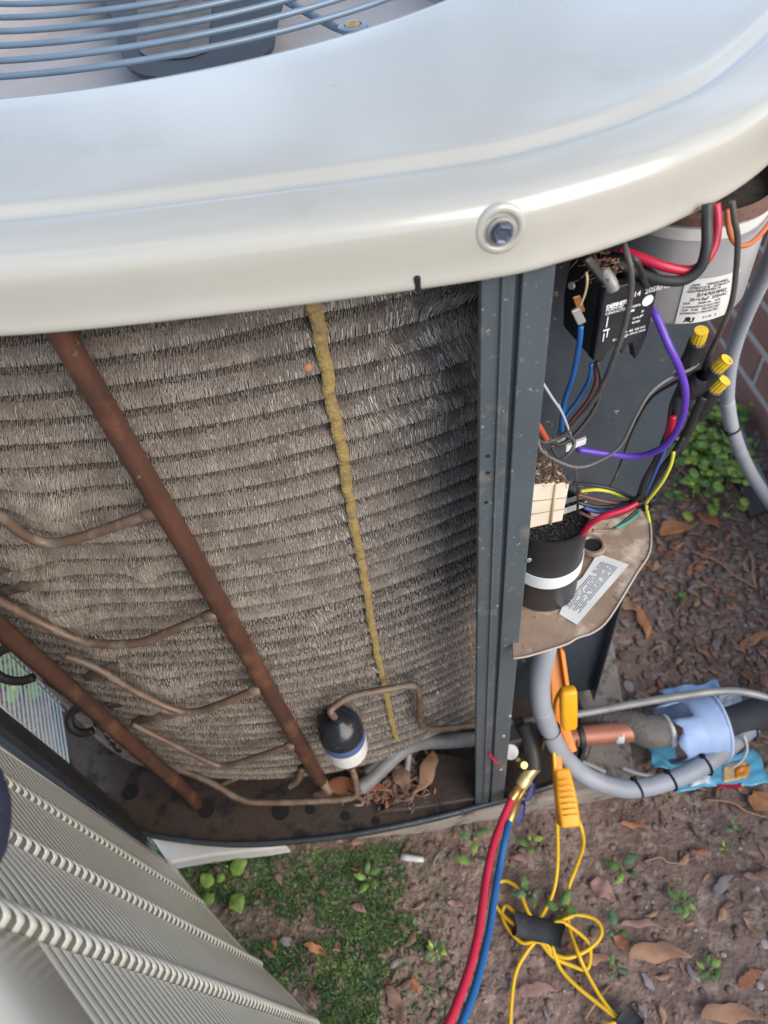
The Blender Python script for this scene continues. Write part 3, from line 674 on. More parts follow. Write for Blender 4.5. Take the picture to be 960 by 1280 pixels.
# ---- left corner post and slotted side panel seen from inside
lp = [at(-6, 905, z=.08 + .0)] and [V((-.342, .300, .057)), V((-.352, .298, .057)), V((-.397, .350, .057)), V((-.392, .356, .057)), V((-.372, .338, .057)), V((-.370, .334, .057))]
prism('left_post', lp, (-.012, -.008, .70), mat('post_dark', (.035, .032, .03), (.05, .045, .04), .6, scale=30), AC, bevel=.001)  # post in a near-black tone
q0 = at(96, 938, z=.13); e1 = V((-.30, .95, 0)).normalized()
sp2 = bpy.data.objects.new('side_grille', None); link(sp2, AC, q0)
SLATW = mat('slat_white', (.62, .66, .66), (.5, .55, .55), .5, scale=30)
pr_ = None
for k in range(50):
    z = .135 + k * .0112
    if pr_ is None:
        P, F = boxgeo((0, 0, 0), e1 * .17, V((.0008, 0, 0)) , (-.0030, 0, -.0034)); pr_ = mesh('slat', P, F, SLATW, sp2, smooth=False, origin=(0, 0, 0)); o = pr_
    else: o = pr_.copy(); COL.objects.link(o)
    o.location = V((q0.x - .004, q0.y - .02, z)) - WL[sp2.name]
for s in (0, .085): box('slat_rib', V((q0.x - .006, q0.y - .02, .12)) + e1 * (s + .0), e1 * .004, V((.001, 0, 0)), (0, 0, .6), SLATW, sp2, bevel=0)
prism('post_flange', [V((-.342, .300, .057)), V((-.328, .281, .057)), V((-.333, .278, .057)), V((-.352, .298, .057))], (-.012, -.008, .70), SLATED, AC, bevel=.0008)
# return bends
RB = mat('bend_black', (.02, .018, .017), (.03, .028, .025), .6)
for (px, py, rx) in ((22, 830, .020), (105, 900, .013)):
    c = at(px, py, y=.375 if px < 50 else .36)
    P = [c + V((math.cos(a) * rx * 1.2, .01 * math.sin(a), math.sin(a) * rx * .75)) for a in np.linspace(-.6, 2 * math.pi - 1.1, 12)]
    tube('return_bend', P, .0045, RB, AC, n=4)
tube('bend_tube', [at(60, 848, y=.385), at(110, 885, y=.39), at(150, 935, y=.39)], .006, RB, AC)
# hedge outside
t = empty('hedge', (-1.1, .9, 0), 'bright green leafy hedge seen through the slotted side panel', 'hedge')
b = MB()
for i in range(9000):
    q = V((random.uniform(-1.25, -.54), random.uniform(.56, 1.6), 0)); q.z = random.uniform(0, max(.05, (-.5 - q.x) * 1.1)); r = random.uniform(.008, .02)
    b.add(*roundleaf(q, r, random.random() * 6.3, random.uniform(-1, 1)), mi=random.choice([0, 1, 1, 1, 4]))
b.build('foliage', GREENS + [LIME], t)['kind'] = 'stuff'
b = MB()
for i in range(10):
    y = .5 + i * .11; b.add(*tubegeo([(-1.0, y, -.02), (-1.0 + random.uniform(-.08, .08), y, .4), (-.95, y + random.uniform(-.1, .1), .8)], [.012, .004], n=3, sides=6))
b.build('branches', LEAFB[4], t)

# ---- control compartment
box('partition_panel', (.094, .408, .445), (.150, -.004, 0), (0, .0015, 0), (0, 0, .335), SLATED, AC, bevel=.0004)
box('partition_side', (.0945, .312, .445), (.0012, 0, 0), (0, .096, 0), (0, 0, .335), SLATED, AC, bevel=0)
box('lower_panel', (.095, .415, .05), (.150, 0, 0), (0, .0015, 0), (0, 0, .388), SLATED, AC, bevel=.0004)
box('lower_side_panel', (.238, .40, .05), (.002, 0, 0), (0, .25, 0), (0, 0, .388), SLATED, AC, bevel=.0004)
# tan bracket plate
PL = [(641, 823), (640, 780), (652, 660), (700, 632), (785, 630), (806, 640), (813, 656), (812, 690), (795, 718), (762, 772), (742, 790), (722, 797), (712, 803), (700, 808), (660, 820)]
plate = prism('terminal_plate', [at(a, b_, z=.440) for a, b_ in PL], (0, 0, -.0016), TANPL, AC, bevel=.0005)
edge = spl([at(a, b_, z=.4405) for a, b_ in PL[5:] + [PL[0]]], 4)
tube('plate_lip', edge, .0010, mat('plate_edge', (.42, .36, .31), (.33, .27, .22), .5), plate, sp=False, sides=6)
q = at(740, 683, z=.442); lathe('grommet', q, (0, 0, 1), [(.012, 0), (.012, .002), (.0105, .004), (.0085, .004), (.0075, .0), (0, 0)], TANPL, plate, n=24)
lathe('grommet_hole', q + V((0, 0, .0015)), (0, 0, 1), [(.0075, 0), (0, 0)], INK, plate, n=20)
# sticker on plate
sk = [(747, 692), (786, 706), (721, 781), (699, 768), (712, 735), (728, 722)]
lb = prism('plate_label', [at(a, b_, z=.4412) for a, b_ in sk], (0, 0, .0004), LABEL, plate, bevel=0)
b = MB(); TXG = mat('print_grey', (.10, .14, .22), (.09, .12, .2), .6)
A = at(742, 700, z=.4418); B_ = at(712, 768, z=.4418); C_ = at(778, 710, z=.4418)
u = (at(718, 772, z=.4418) - at(772, 708, z=.4418)); s = (at(752, 698, z=.4418) - at(776, 708, z=.4418)); O = at(777, 708, z=.4418)
for r in range(9):
    x = .04
    while x < .93:
        l = random.uniform(.012, .05)
        if random.random() < .86: b.add(*boxgeo(O + u * x + s * (.12 + r * .095), u * l * .8, s * .036, (0, 0, .0001)))
        x += l
b.build('label_print', TXG, plate)
# start capacitor
cc = V((.1245, .338, .4402)); rr = .0285
cap = lathe('start_capacitor', cc, (0, 0, 1), [(rr * .97, 0), (rr, .002), (rr, .088), (rr * 1.03, .0885), (rr * 1.03, .094), (rr * .96, .094), (rr * .95, .088), (0, .088)], BLACK, AC, n=48)
lathe('white_strap', cc, (0, 0, 1), [(rr + .0004, .036), (rr + .0010, .036), (rr + .0010, .050), (rr + .0004, .050)], WHITEP, cap, n=48)
b = MB()
for i in range(500):
    a = random.random() * 6.3; r_ = random.random() ** .5 * rr * .9; b.add(*rock(cc + V((r_ * math.cos(a), r_ * math.sin(a), .089)), random.uniform(.0003, .0013)))
b.build('dust_crust', mat('dark_dust', (.085, .068, .055), (.04, .034, .03), .95, scale=200), cap)
tt_ = at(726, 640, y=.325); box('spade_terminal', tt_ + V((-.013, 0, 0)), (.018, .004, 0), (0, 0, .006), (0, .001, 0), LABEL, cap, bevel=.0004)
box('spade_terminal', tt_ + V((-.012, .002, .009)), (.017, .003, 0), (0, 0, .005), (0, .001, 0), STEEL, cap, bevel=.0004)
# relay box
RA = at(655, 662, y=.303); RB_ = at(703, 651, y=.306); RC = at(658, 606, y=.303); RD = at(712, 604, y=.306)
dep = V((-.008, .036, .0))
rel = prism('relay_box', [RA, RB_, RD, RC], dep, RELAY, AC, bevel=.0006)
b = MB()
for i in range(420):
    s_, t_ = random.random(), random.random(); q = RC.lerp(RD, s_) + dep * t_ + V((0, 0, .001)); b.add(*rock(q, random.uniform(.0005, .0018)))
for i in range(120):
    s_, t_ = random.random(), random.random(); q = RC.lerp(RD, s_) + dep * t_ + V((0, 0, .002)); a = random.random() * 6.3
    b.add(*tubegeo([q, q + V((math.cos(a) * .006, math.sin(a) * .006, random.uniform(-.001, .004)))], .0002, n=2, sides=3))
b.build('dirt_crust', DEBRIS, rel)
for t_ in (.36, .66): 
    P0 = RC.lerp(RA, t_) + V((0, -.0003, 0)); P1 = RD.lerp(RB_, t_) + V((0, -.0003, 0)); tube('box_seam', [P0, P1], .00035, mat('seam', (.3, .24, .17)), rel, n=2, sides=5)
P0 = RC.lerp(RD, .68) + V((0, -.0004, 0)); P1 = RA.lerp(RB_, .68) + V((0, -.0004, 0)); tube('box_rib', [P0, P1], .0011, mat('rust_stain', (.5, .33, .16), (.6, .5, .38)), rel, n=2, sides=6)
for (px, py, a) in ((690, 560, 0), (707, 566, 1), (716, 562, 2)):
    q = at(px, py, y=.318); box('crimp_terminal', q, (.009, .002, .001), (0, 0, .005), (0, .003, 0), LABEL if a else STEEL, rel, bevel=.0006)

# dual run capacitor can
kc = V((.1915, .3705, .700)); kr = .0425
can = lathe('run_capacitor', kc, (0, 0, 1), [(kr * .55, .003), (kr * .9, .002), (kr * .98, 0), (kr, .002), (kr, .060)], GALV, AC, n=64)
lathe('brown_rim', kc, (0, 0, 1), [(kr + .0004, .0595), (kr + .0014, .060), (kr + .0014, .0645), (kr - .002, .066), (kr - .004, .060), (kr * .8, .056)], BROWNG, can, n=64)
lathe('paper_band', kc, (0, 0, 1), [(kr + .0003, .052), (kr + .0006, .052), (kr + .0006, .0585), (kr + .0003, .0585)], LABEL, can, n=64)
lathe('dirt_fill', kc, (0, 0, 1), [(kr - .003, .060), (kr * .5, .056), (0, .054)], mat('dark_dust', (.085, .068, .055)), can, n=40)
# label on the can
def cyl_pt(a, z, off): return V((kc.x + (kr + off) * math.cos(a), kc.y + (kr + off) * math.sin(a), kc.z + z))
def ang_of(px, py):
    q = at(px, py, y=kc.y - kr)
    for _ in range(8):
        dx = min(max((q.x - kc.x) / kr, -.99), .99); q = at(px, py, y=kc.y - kr * math.sqrt(1 - dx * dx))
    return math.atan2(q.y - kc.y, q.x - kc.x), q.z - kc.z
a0, _z = ang_of(846, 393); a1, _z2 = ang_of(909, 385); z_top = ang_of(870, 352)[1]
v = []; f = []
for i in range(21):
    a = a0 + (a1 - a0) * i / 20
    for z in (.0015, z_top + .002): v.append(cyl_pt(a, z, .0007))
for i in range(20): f.append((2 * i, 2 * i + 2, 2 * i + 3, 2 * i + 1))
mesh('capacitor_label', v, f, LABEL, can)
def text_verts(txt, size, bold=.0):
    cu = bpy.data.curves.new('t', 'FONT'); cu.body = txt; cu.size = size; cu.offset = bold; cu.resolution_u = 2
    to = bpy.data.objects.new('t', cu); COL.objects.link(to); bpy.context.view_layer.update()
    me = to.to_mesh(); vs2 = [V(q.co) for q in me.vertices]; fs = [tuple(p.vertices) for p in me.polygons]; to.to_mesh_clear()
    bpy.data.objects.remove(to); bpy.data.curves.remove(cu); return vs2, fs
b = MB(); H = z_top - .001; AW = (a1 - a0)
lines = [('OEM      VANGUARD', .12, .0019, .93), ('97F0071Z-R   A138-0171', .10, .0019, .86), ('GE27000099990114', .08, .0019, .79), ('B147059P02', .28, .0029, .68), ('35+5.0µF  370VAC', .16, .0024, .585),
         ('USA', .06, .0017, .51), ('50/60 Hz    A10', .34, .0017, .50), ('A DANGEROUS ELECTRIC', .06, .0016, .42), ('CAP   FUSE    PROTECTED', .06, .0016, .345), ('INTERNALLY PROTECTED', .05, .0016, .27), ('P 1 M    S', .52, .0018, .12)]
for tx, xo, sz, zo in lines:
    vs2, fs = text_verts(tx, sz * 1.15, .00003)
    b.add([cyl_pt(a0 + AW * xo * .9 + q.x / kr, zo * H * 1.0 + q.y + .0005, .0010) for q in vs2], fs)
for tx, xo, sz, zo, fl in (('R', .13, .0042, .09, True), ('U', .22, .0042, .07, False)):
    vs2, fs = text_verts(tx, sz, .0002); wmax = max(q.x for q in vs2)
    b.add([cyl_pt(a0 + AW * xo + ((wmax - q.x) if fl else q.x) / kr, zo * H + q.y + .0005, .0010) for q in vs2], fs)
b.build('label_text', INK, can, smooth=False)

# contactor
A = at(742, 452, y=.300); B_ = at(806, 433, z=A.z); T_ = at(762, 362, y=.300); BK = at(703, 413, z=A.z); BK = A + (BK - A) * 1.0
hz = T_.z - A.z; U = B_ - A; W_ = BK - A; U.z = 0; W_.z = 0; UZ = V((0, 0, 1))
con = bpy.data.objects.new('contactor', None); link(con, AC, A)
fr = [A + U * a + UZ * hz * c for a, c in ((0, 0), (.06, .0), (.12, -.03), (.20, -.03), (.27, .10), (.40, .16), (.48, .10), (.56, -.02), (.62, .10), (.72, .12), (.78, .02), (.86, -.22 + .05), (.95, .0), (1.0, .2), (1, 1), (0, 1))]
prism('contactor_face', fr, W_ * .18, BLACK, con, bevel=.0006)
prism('side_wall', [A + U * 0.0, A + W_ * 1.0 + UZ * .003, A + W_ * 1.08 + UZ * hz * .5, A + W_ * 1.0 + UZ * hz * 1.02, A + W_ * .5 + UZ * hz * 1.32, A + W_ * .08 + UZ * hz * 1.0][0:6], U * .07, BLACK, con, bevel=.0006)
prism('side_wall', [A + U * .93 + W_ * .1, A + U * .93 + W_ + UZ * .003, A + U * .93 + W_ + UZ * hz * 1.02, A + U * .93 + W_ * .1 + UZ * hz * 1.0], U * .06, BLACK, con, bevel=.0006)
box('contactor_body', A + U * .08 + W_ * .2 + UZ * hz * .12, U * .84, W_ * .75, UZ * hz * .62, BLACK, con)
box('divider', A + U * .46 + W_ * .15 + UZ * hz * .6, U * .05, W_ * .8, UZ * hz * .5, BLACK, con)
for a_ in (.22, .68):
    c = A + U * a_ + W_ * .35 + UZ * hz * 1.02
    box('terminal_lug', c + UZ * -.008, U * .16, W_ * .35, UZ * .006, STEEL, con)
    lathe('terminal_screw', c + U * .08 + W_ * .15 + UZ * -.002, (0, -.2, 1), [(.0028, 0), (.0030, .001), (.0030, .0032), (.0022, .0042), (0, .0042)], STEEL, con, n=12)
q = at(763, 352, y=.298)
tube('wire_clamp', [q + V((-.003, .004, .004)), q + V((0, 0, 0)), q + V((.0015, -.001, -.004))], .0032, STEEL, con, n=5, sides=14)
tube('braid_wire', [at(733, 340, y=.298), at(734, 352, y=.296), at(731, 368, y=.297), at(725, 382, y=.298)], .0006, mat('straw', (.65, .5, .28)), con, sides=6)
# big terminal bar and debris above
box('terminal_bar', at(731, 325, y=.292), at(757, 358, y=.300) - at(731, 325, y=.292), V((.004, .002, 0)), V((0, .006, -.003)), WGREY, con)
b = MB()
for i in range(150):
    q = at(random.gauss(752, 12), random.gauss(335, 10), y=.305 + random.random() * .02); a = random.random() * 6.3
    b.add(*tubegeo([q, q + V((math.cos(a) * .005, math.sin(a) * .005, random.uniform(-.004, .004)))], .0003, n=2, sides=3))
b.build('debris_straw', LEAFB[0], con)
# spade on the side
q = at(718, 388, y=.302); 
box('copper_tab', at(716, 372, y=.303), at(723, 392, y=.303) - at(716, 372, y=.303), V((.004, .001, 0)), V((0, .0008, 0)), mat('copper_tab', (.45, .2, .07), (.3, .13, .05), .4, metal=.6), con)
SC = at(714, 390, y=.300)
box('spade_connector', SC, at(723, 408, y=.300) - SC, V((.0045, .001, .001)), V((0, .002, 0)), STEEL, con, bevel=.0008)
lathe('side_screw', at(715, 357, y=.305), (-.8, -.5, .2), [(.002, 0), (.0018, .001), (0, .001)], STEEL, con, n=8)
# print on the face
FN = U.cross(UZ).normalized(); FN = FN if FN.y < 0 else -FN
Ul = U.length; b = MB()
def face(a, c): return A + U * a + UZ * hz * c + FN * .0004
def ftext(tx, a, c, size, bold=.00005):
    vs2, fs = text_verts(tx, size, bold); un = U.normalized(); b.add([face(a, c) + un * q.x + UZ * q.y for q in vs2], fs)
ftext('D14  20SRP02', .44, .80, .0042, .0001); ftext('DEFINITE', .07, .745, .0030, .0002); ftext('PURPOSE', .07, .70, .0024); ftext('CONTACTOR 50/60Hz', .07, .655, .0020)
ftext('30 FLA', .62, .48, .0017); ftext('40 RES', .62, .42, .0017); ftext('30', .76, .55, .0017); ftext('40', .76, .49, .0017)
ftext('25 - 75 LRA', .30, .24, .0017); ftext('240  480  600 VAC', .48, .31, .0017); ftext('COIL 24VAC 50/60', .48, .26, .0017)
for (a, c, da, dc) in ((.12, .48, .02, .15), (.08, .43, .12, .022), (.10, .28, .02, .12), (.16, .33, .02, .10), (.52, .60, .10, .03)):
    b.add(*boxgeo(face(a, c), U * da, UZ * hz * dc, FN * .0001))
n = 20; cc_ = face(.84, .70); vv = [cc_ + FN * .0002] + [cc_ + FN * .0002 + U.normalized() * .0032 * math.cos(2 * math.pi * k / n) + UZ * .0032 * math.sin(2 * math.pi * k / n) for k in range(n)]
b.add(vv, [(0, 1 + k, 1 + (k + 1) % n) for k in range(n)])
b.build('face_print', WHITEP, con, smooth=False)

# ---- wires
def wire(nm, pts, r, mt_, parent=AC, **k):
    P = [at(a, b_, y=yy) for a, b_, yy in pts]; return tube(nm, P, r * .66, mt_, parent, **k)
wire('thick_red_wire', [(775, 312, .315), (800, 322, .308), (830, 333, .302), (862, 338, .300), (880, 328, .300), (893, 305, .303), (896, 278, .308), (894, 255, .312)], .0037, REDW, sides=16)
wire('thick_black_wire', [(770, 330, .312), (795, 340, .306), (825, 350, .299), (855, 350, .296), (875, 335, .296), (883, 310, .298), (884, 280, .303), (884, 255, .308)], .0040, RUBBER, sides=16)
wire('fan_motor_wire', [(915, 252, .300), (918, 275, .298), (922, 300, .297), (920, 340, .297), (914, 380, .298), (900, 415, .300), (886, 445, .305), (878, 465, .31)], .0022, WGREY, sides=12)
wire('orange_wire', [(909, 262, .315), (911, 285, .313), (916, 300, .313), (925, 307, .315), (940, 303, .32), (957, 285, .33), (972, 262, .34)], .0021, ORGW, sides=12)
wire('purple_wire', [(812, 385, .312), (820, 395, .306), (835, 430, .296), (850, 462, .292), (857, 495, .291), (850, 530, .294), (830, 558, .300), (800, 570, .308), (765, 568, .314), (722, 562, .318)], .0032, PURP, sides=16)
wire('blue_wire', [(726, 408, .301), (724, 430, .302), (716, 470, .308), (706, 500, .315), (702, 530, .318), (704, 545, .318)], .0023, BLUEW, sides=12)
wire('thin_blue_wire', [(739, 455, .318), (736, 475, .322), (722, 500, .328), (706, 522, .330), (698, 545, .33)], .0018, BLUEW, sides=12)
wire('thin_blue_wire', [(698, 505, .300), (706, 525, .302), (714, 545, .305), (718, 560, .312)], .0010, mat('steel_blue', (.16, .25, .33)), sides=8)
wire('pale_blue_wire', [(678, 478, .296), (690, 497, .296), (702, 515, .297), (712, 540, .299)], .0012, mat('pale_wire', (.4, .45, .5)), sides=8)
wire('brown_wire', [(742, 455, .324), (745, 475, .328), (735, 500, .332), (715, 525, .335), (700, 545, .335)], .0018, mat('maroon_wire', (.14, .05, .05)), sides=10)
wire('long_dark_wire', [(778, 300, .300), (784, 318, .288), (789, 340, .284), (788, 370, .284), (780, 410, .284), (768, 445, .286), (756, 475, .290), (742, 500, .294), (722, 525, .298), (702, 545, .300), (682, 552, .300), (672, 548, .3)], .0022, WGREY, sides=12)
wire('orange_red_wire', [(672, 530, .296), (678, 540, .297), (683, 549, .299)], .0026, mat('orange_red', (.5, .09, .04)), sides=10)
wire('looped_grey_wire', [(672, 545, .300), (676, 562, .296), (692, 574, .290), (720, 584, .285), (745, 578, .285), (775, 558, .285), (795, 520, .285), (812, 492, .288), (835, 474, .292), (862, 462, .298), (872, 455, .303)], .0015, mat('mid_grey_wire', (.16, .155, .15), (.1, .1, .1), .5), sides=12)
wire('down_wire', [(719, 585, .322), (722, 610, .322), (722, 640, .322)], .0015, WGREY, sides=8)
# lower loom
wire('yellow_green_wire', [(726, 614, .318), (745, 612, .316), (765, 615, .315), (782, 622, .315)], .0020, YELW, sides=10)
wire('maroon_wire', [(722, 618, .317), (740, 623, .314), (765, 628, .312), (790, 628, .312), (800, 625, .312)], .0022, mat('maroon_wire', (.14, .05, .05)), sides=10)
wire('loom_blue_wire', [(730, 634, .314), (750, 640, .310), (775, 635, .308), (795, 625, .308)], .0024, mat('denim_wire', (.04, .09, .28)), sides=10)
wire('loom_black_wire', [(722, 628, .316), (750, 634, .312), (780, 630, .310), (802, 618, .308)], .0022, RUBBER, sides=10)
wire('loom_red_wire', [(728, 668, .308), (738, 655, .306), (755, 645, .304), (780, 637, .304), (797, 628, .306)], .0033, REDW, sides=14)
wire('loom_tan_wire', [(740, 663, .312), (765, 662, .310), (785, 648, .310), (800, 635, .310)], .0020, mat('tan_wire', (.28, .2, .14)), sides=10)
wire('teal_wire', [(770, 660, .308), (785, 652, .308), (800, 640, .308)], .0019, TEALW, sides=10)
wire('loom_black_wire', [(800, 622, .306), (808, 600, .304), (822, 575, .304), (835, 545, .304), (845, 520, .306), (850, 490, .308), (862, 460, .31)], .0042, RUBBER, sides=14)
wire('loom_black_wire', [(802, 625, .310), (815, 598, .312), (830, 565, .312), (838, 530, .314), (842, 505, .316), (858, 470, .318)], .0036, WGREY, sides=14)
wire('loom_blue_wire', [(806, 620, .304), (818, 592, .301), (828, 570, .301), (834, 552, .302)], .0018, mat('denim_wire', (.04, .09, .28)), sides=10)
wire('loom_black_wire', [(850, 560, .306), (862, 535, .302), (872, 512, .300), (880, 495, .299)], .0045, RUBBER, sides=14)
wire('loom_black_wire', [(806, 622, .307), (825, 590, .304), (842, 568, .303), (856, 545, .303)], .0034, RUBBER, sides=14)
wire('ground_wire', [(842, 565, .300), (838, 582, .299), (828, 602, .299), (816, 618, .300), (808, 630, .302), (812, 653, .304)], .0018, YELW, sides=10)
wire('red_stub_wire', [(834, 550, .303), (838, 535, .303), (841, 520, .304)], .0036, REDW, sides=12)
b = MB(); q = at(803, 625, y=.305)
b.add(*tubegeo([q + V((.0085 * math.cos(a), .003 * math.sin(a * 2), .0085 * math.sin(a) * .9)) for a in np.linspace(0, 5.9, 10)], .0013, n=3, sides=6))
b.add(*tubegeo([q + V((.002, -.004, 0)), q + V((.012, -.006, .001)), q + V((.016, -.006, -.001))], .001, n=3, sides=6)); b.build('cable_tie', INK, AC)
wire('loom_black_wire', [(716, 604, .322), (740, 606, .318), (768, 612, .315), (790, 622, .313), (802, 626, .31)], .0020, RUBBER, sides=10)
wire('loom_brown_wire', [(724, 640, .318), (745, 648, .315), (772, 644, .313), (800, 630, .310)], .0019, mat('maroon_wire', (.14, .05, .05)), sides=10)
wire('thin_black_wire', [(862, 470, .31), (840, 480, .33), (812, 500, .36), (790, 540, .38), (772, 590, .385), (760, 612, .36)], .0016, RUBBER, sides=8)
wire('black_tail_wire', [(746, 452, .322), (752, 478, .318), (744, 510, .312), (722, 540, .306), (700, 556, .302), (684, 548, .300)], .0022, RUBBER, sides=10)
wire('grey_lead_wire', [(770, 330, .318), (765, 345, .300), (758, 352, .297)], .0024, WGREY, sides=10)
wire('black_lead_wire', [(762, 318, .315), (790, 322, .290), (800, 336, .292), (806, 352, .300), (812, 362, .31)], .0022, RUBBER, sides=10)
wire('grey_loop_wire', [(690, 560, .300), (700, 574, .292), (712, 566, .292), (718, 552, .296), (706, 544, .300), (690, 546, .302)], .0016, WGREY, sides=8)
# wire nuts
def nut(p0, p1, p2, tape=True):
    A_, B2, C2 = [at(*q[:2], y=q[2]) for q in (p0, p1, p2)]
    d_ = (B2 - A_); L = d_.length
    lathe('taped_splice', A_, d_, [(.0035, -.002), (.0042, 0), (.0049, L * .3), (.0045, L * .7), (.0047, L * .98), (.0036, L)], mat('vinyl_tape', (.022, .022, .024), (.035, .034, .034), .33, scale=90, bump=.0012, bscale=230), AC, n=20)
    d2 = C2 - B2; l2 = d2.length; ax = d2.normalized(); N_ = ax.orthogonal().normalized(); Bq = ax.cross(N_); v = []; f = []; n = 36
    for (r_, h_) in ((.0047, -.002), (.0049, l2 * .5), (.0045, l2 * .93), (.0036, l2), (0.0001, l2)):
        for k in range(n):
            rk = r_ * .78 * (1 if (k % 3) else .84) if h_ < l2 * .99 else r_; a = 2 * math.pi * k / n; v.append(B2 + ax * h_ + (N_ * math.cos(a) + Bq * math.sin(a)) * rk)
    for i in range(4):
        for k in range(n): f.append((i * n + k, i * n + (k + 1) % n, (i + 1) * n + (k + 1) % n, (i + 1) * n + k))
    mesh('wire_nut', v, f, mat('nut_yellow', (.75, .52, .03), (.65, .42, .02), .4, scale=90, specks=(.15, .1, .04), sscale=160, sthr=.68), AC, smooth=False)
nut((856, 464, .306), (872, 426, .301), (877, 413, .2995))
nut((870, 490, .304), (897, 460, .299), (909, 449, .2975))
nut((872, 520, .302), (894, 486, .298), (906, 475, .2965))
q = at(866, 482, y=.303); lathe('tape_wad', q, (.2, -.3, 1), [(.003, -.010), (.0065, -.005), (.007, .003), (.004, .010)], mat('vinyl_tape', (.02, .02, .02)), AC, n=14)

# ---- service valve, lower right
SV = at(638, 935, z=.13)
box('valve_block', SV + V((-.016, .004, -.05)), (.04, .004, 0), (0, .03, 0), (0, 0, .048), mat('valve_black', (.03, .03, .035), (.06, .05, .045), .5, scale=50), AC, bevel=.003)
lathe('white_valve_cap', SV + V((0, 0, -.01)), (0, -.5, .85), [(.0092, -.006), (.0092, .004), (.0085, .0055), (0, .0055)], LABEL, AC, n=28)
tube('valve_body', [at(655, 905, z=.13), at(665, 935, z=.12), at(668, 962, z=.11)], .010, mat('valve_black', (.03, .03, .035)), AC, sides=16)
lathe('brass_port', at(653, 955, z=.14), (.1, -.5, .8), [(.005, -.012), (.005, .004), (.004, .008), (0, .008)], BRASS, AC, n=10)
tube('magenta_wire', [at(612, 942, y=.283), at(617, 950, y=.282), at(623, 954, y=.283)], .0012, REDW, AC, sides=8)

# ------------------------------------------------------------------ hoses
def dtube(nm, pts, r, mt_, parent=None, **k): return tube(nm, [at(a, b_, d=d_) for a, b_, d_ in pts], r, mt_, parent, **k)
hr = empty('red_refrigerant_hose', at(600, 1130, d=.74), 'red refrigerant hose with brass fitting clipped to the service valve', 'hose')
dtube('hose', [(640, 998, .83), (628, 1025, .81), (616, 1058, .78), (608, 1095, .75), (603, 1130, .72), (597, 1170, .69), (587, 1210, .66), (573, 1250, .63), (556, 1290, .60), (530, 1340, .57)], .0042, REDH, hr, sides=20)
P = [at(676, 940, d=.85), at(670, 955, d=.848), at(660, 968, d=.845), at(650, 983, d=.84), at(641, 996, d=.832)]
b = MB(); b.add(*tubegeo([at(680, 925, d=.86), P[0], P[1]], .0028, n=5, sides=12)); b.build('brass_elbow', BRASS, hr)
b = MB(); b.add(*lathegeo(P[1], P[3] - P[1], [(.004, -.002), (.0085, 0), (.0085, .006), (.0075, .008), (.0075, .018), (.0085, .020), (.0080, .030), (.005, .034)], 12)); b.build('brass_coupler', mat('brass_pale', (.78, .62, .32), (.7, .52, .25), .35, metal=.6), hr)
b = MB(); b.add(*lathegeo(P[3], P[4] - P[3], [(.0045, 0), (.0062, .002), (.0062, .012), (.0055, .02)], 16)); b.build('hose_ferrule', BRASS, hr)
prism('valve_lever', [at(a, b_, d=.845) for a, b_ in ((664, 978), (669, 980), (667, 995), (660, 1003), (655, 1002), (659, 990))], V((.004, .006, -.002)), NAVY, hr, bevel=.0012)
hb = empty('blue_refrigerant_hose', at(615, 1140, d=.74), 'blue refrigerant hose running beside the red one with brass ferrule', 'hose')
dtube('hose', [(636, 1028, .81), (631, 1050, .79), (624, 1085, .77), (618, 1120, .74), (612, 1160, .71), (603, 1200, .68), (592, 1240, .65), (577, 1280, .62), (555, 1330, .58)], .0038, BLUEH, hb, sides=20)
P = [at(655, 978, d=.85), at(648, 995, d=.84), at(640, 1015, d=.83), at(636, 1030, d=.81)]
b = MB(); b.add(*lathegeo(P[0], P[2] - P[0], [(.0045, 0), (.0068, .002), (.0068, .012), (.0055, .014), (.0055, .026), (.0066, .028), (.0066, .05), (.005, .056)], 14)); b.build('brass_coupler', BRASS, hb)
prism('valve_lever', [at(a, b_, d=.835) for a, b_ in ((651, 1005), (655, 1008), (654, 1022), (649, 1031), (643, 1030), (644, 1018))], V((.004, .006, -.002)), NAVY, hb, bevel=.0012)

# ------------------------------------------------------------------ clamp probe with yellow cable
cl = empty('clamp_probe', at(708, 940, d=.82), 'yellow and orange pipe clamp probe with tangled yellow cable strapped in loops', 'clamp')
prism('upper_jaw', [at(a, b_, d=.84) for a, b_ in ((689, 815), (702, 811), (707, 820), (712, 858), (711, 880), (690, 885), (688, 850))], V((0, .006, -.004)), OCLAMP, cl, bevel=.0015)
prism('jaw_wall', [at(a, b_, d=.83) for a, b_ in ((700, 811), (706, 815), (714, 870), (709, 872))], V((0, .014, -.008)), OCLAMP, cl, bevel=.001)
def taper(nm, A_, B2, wa, wb, ta, tb, mt_, parent, bev=.003, ribs=0):
    ax = (B2 - A_).normalized(); s_ = ax.cross(FWD).normalized(); n_ = ax.cross(s_).normalized()
    v = [];
    for P_, w_, t_ in ((A_, wa, ta), (A_.lerp(B2, .5), max(wa, wb) * 1.02, max(ta, tb)), (B2, wb, tb)):
        v += [P_ - s_ * w_ - n_ * t_, P_ + s_ * w_ - n_ * t_, P_ + s_ * w_ + n_ * t_, P_ - s_ * w_ + n_ * t_]
    f = [(0, 3, 2, 1), (8, 9, 10, 11)] + [(j * 4 + k, j * 4 + (k + 1) % 4, (j + 1) * 4 + (k + 1) % 4, (j + 1) * 4 + k) for j in (0, 1) for k in range(4)]
    o = mesh(nm, v, f, mt_, parent, smooth=True, bevel=bev); o.modifiers['b'].segments = 4
    import bmesh as bm_; bb_ = bm_.new(); bb_.from_mesh(o.data); bm_.ops.recalc_face_normals(bb_, faces=bb_.faces); bb_.to_mesh(o.data); bb_.free()
    return o, s_, n_, ax
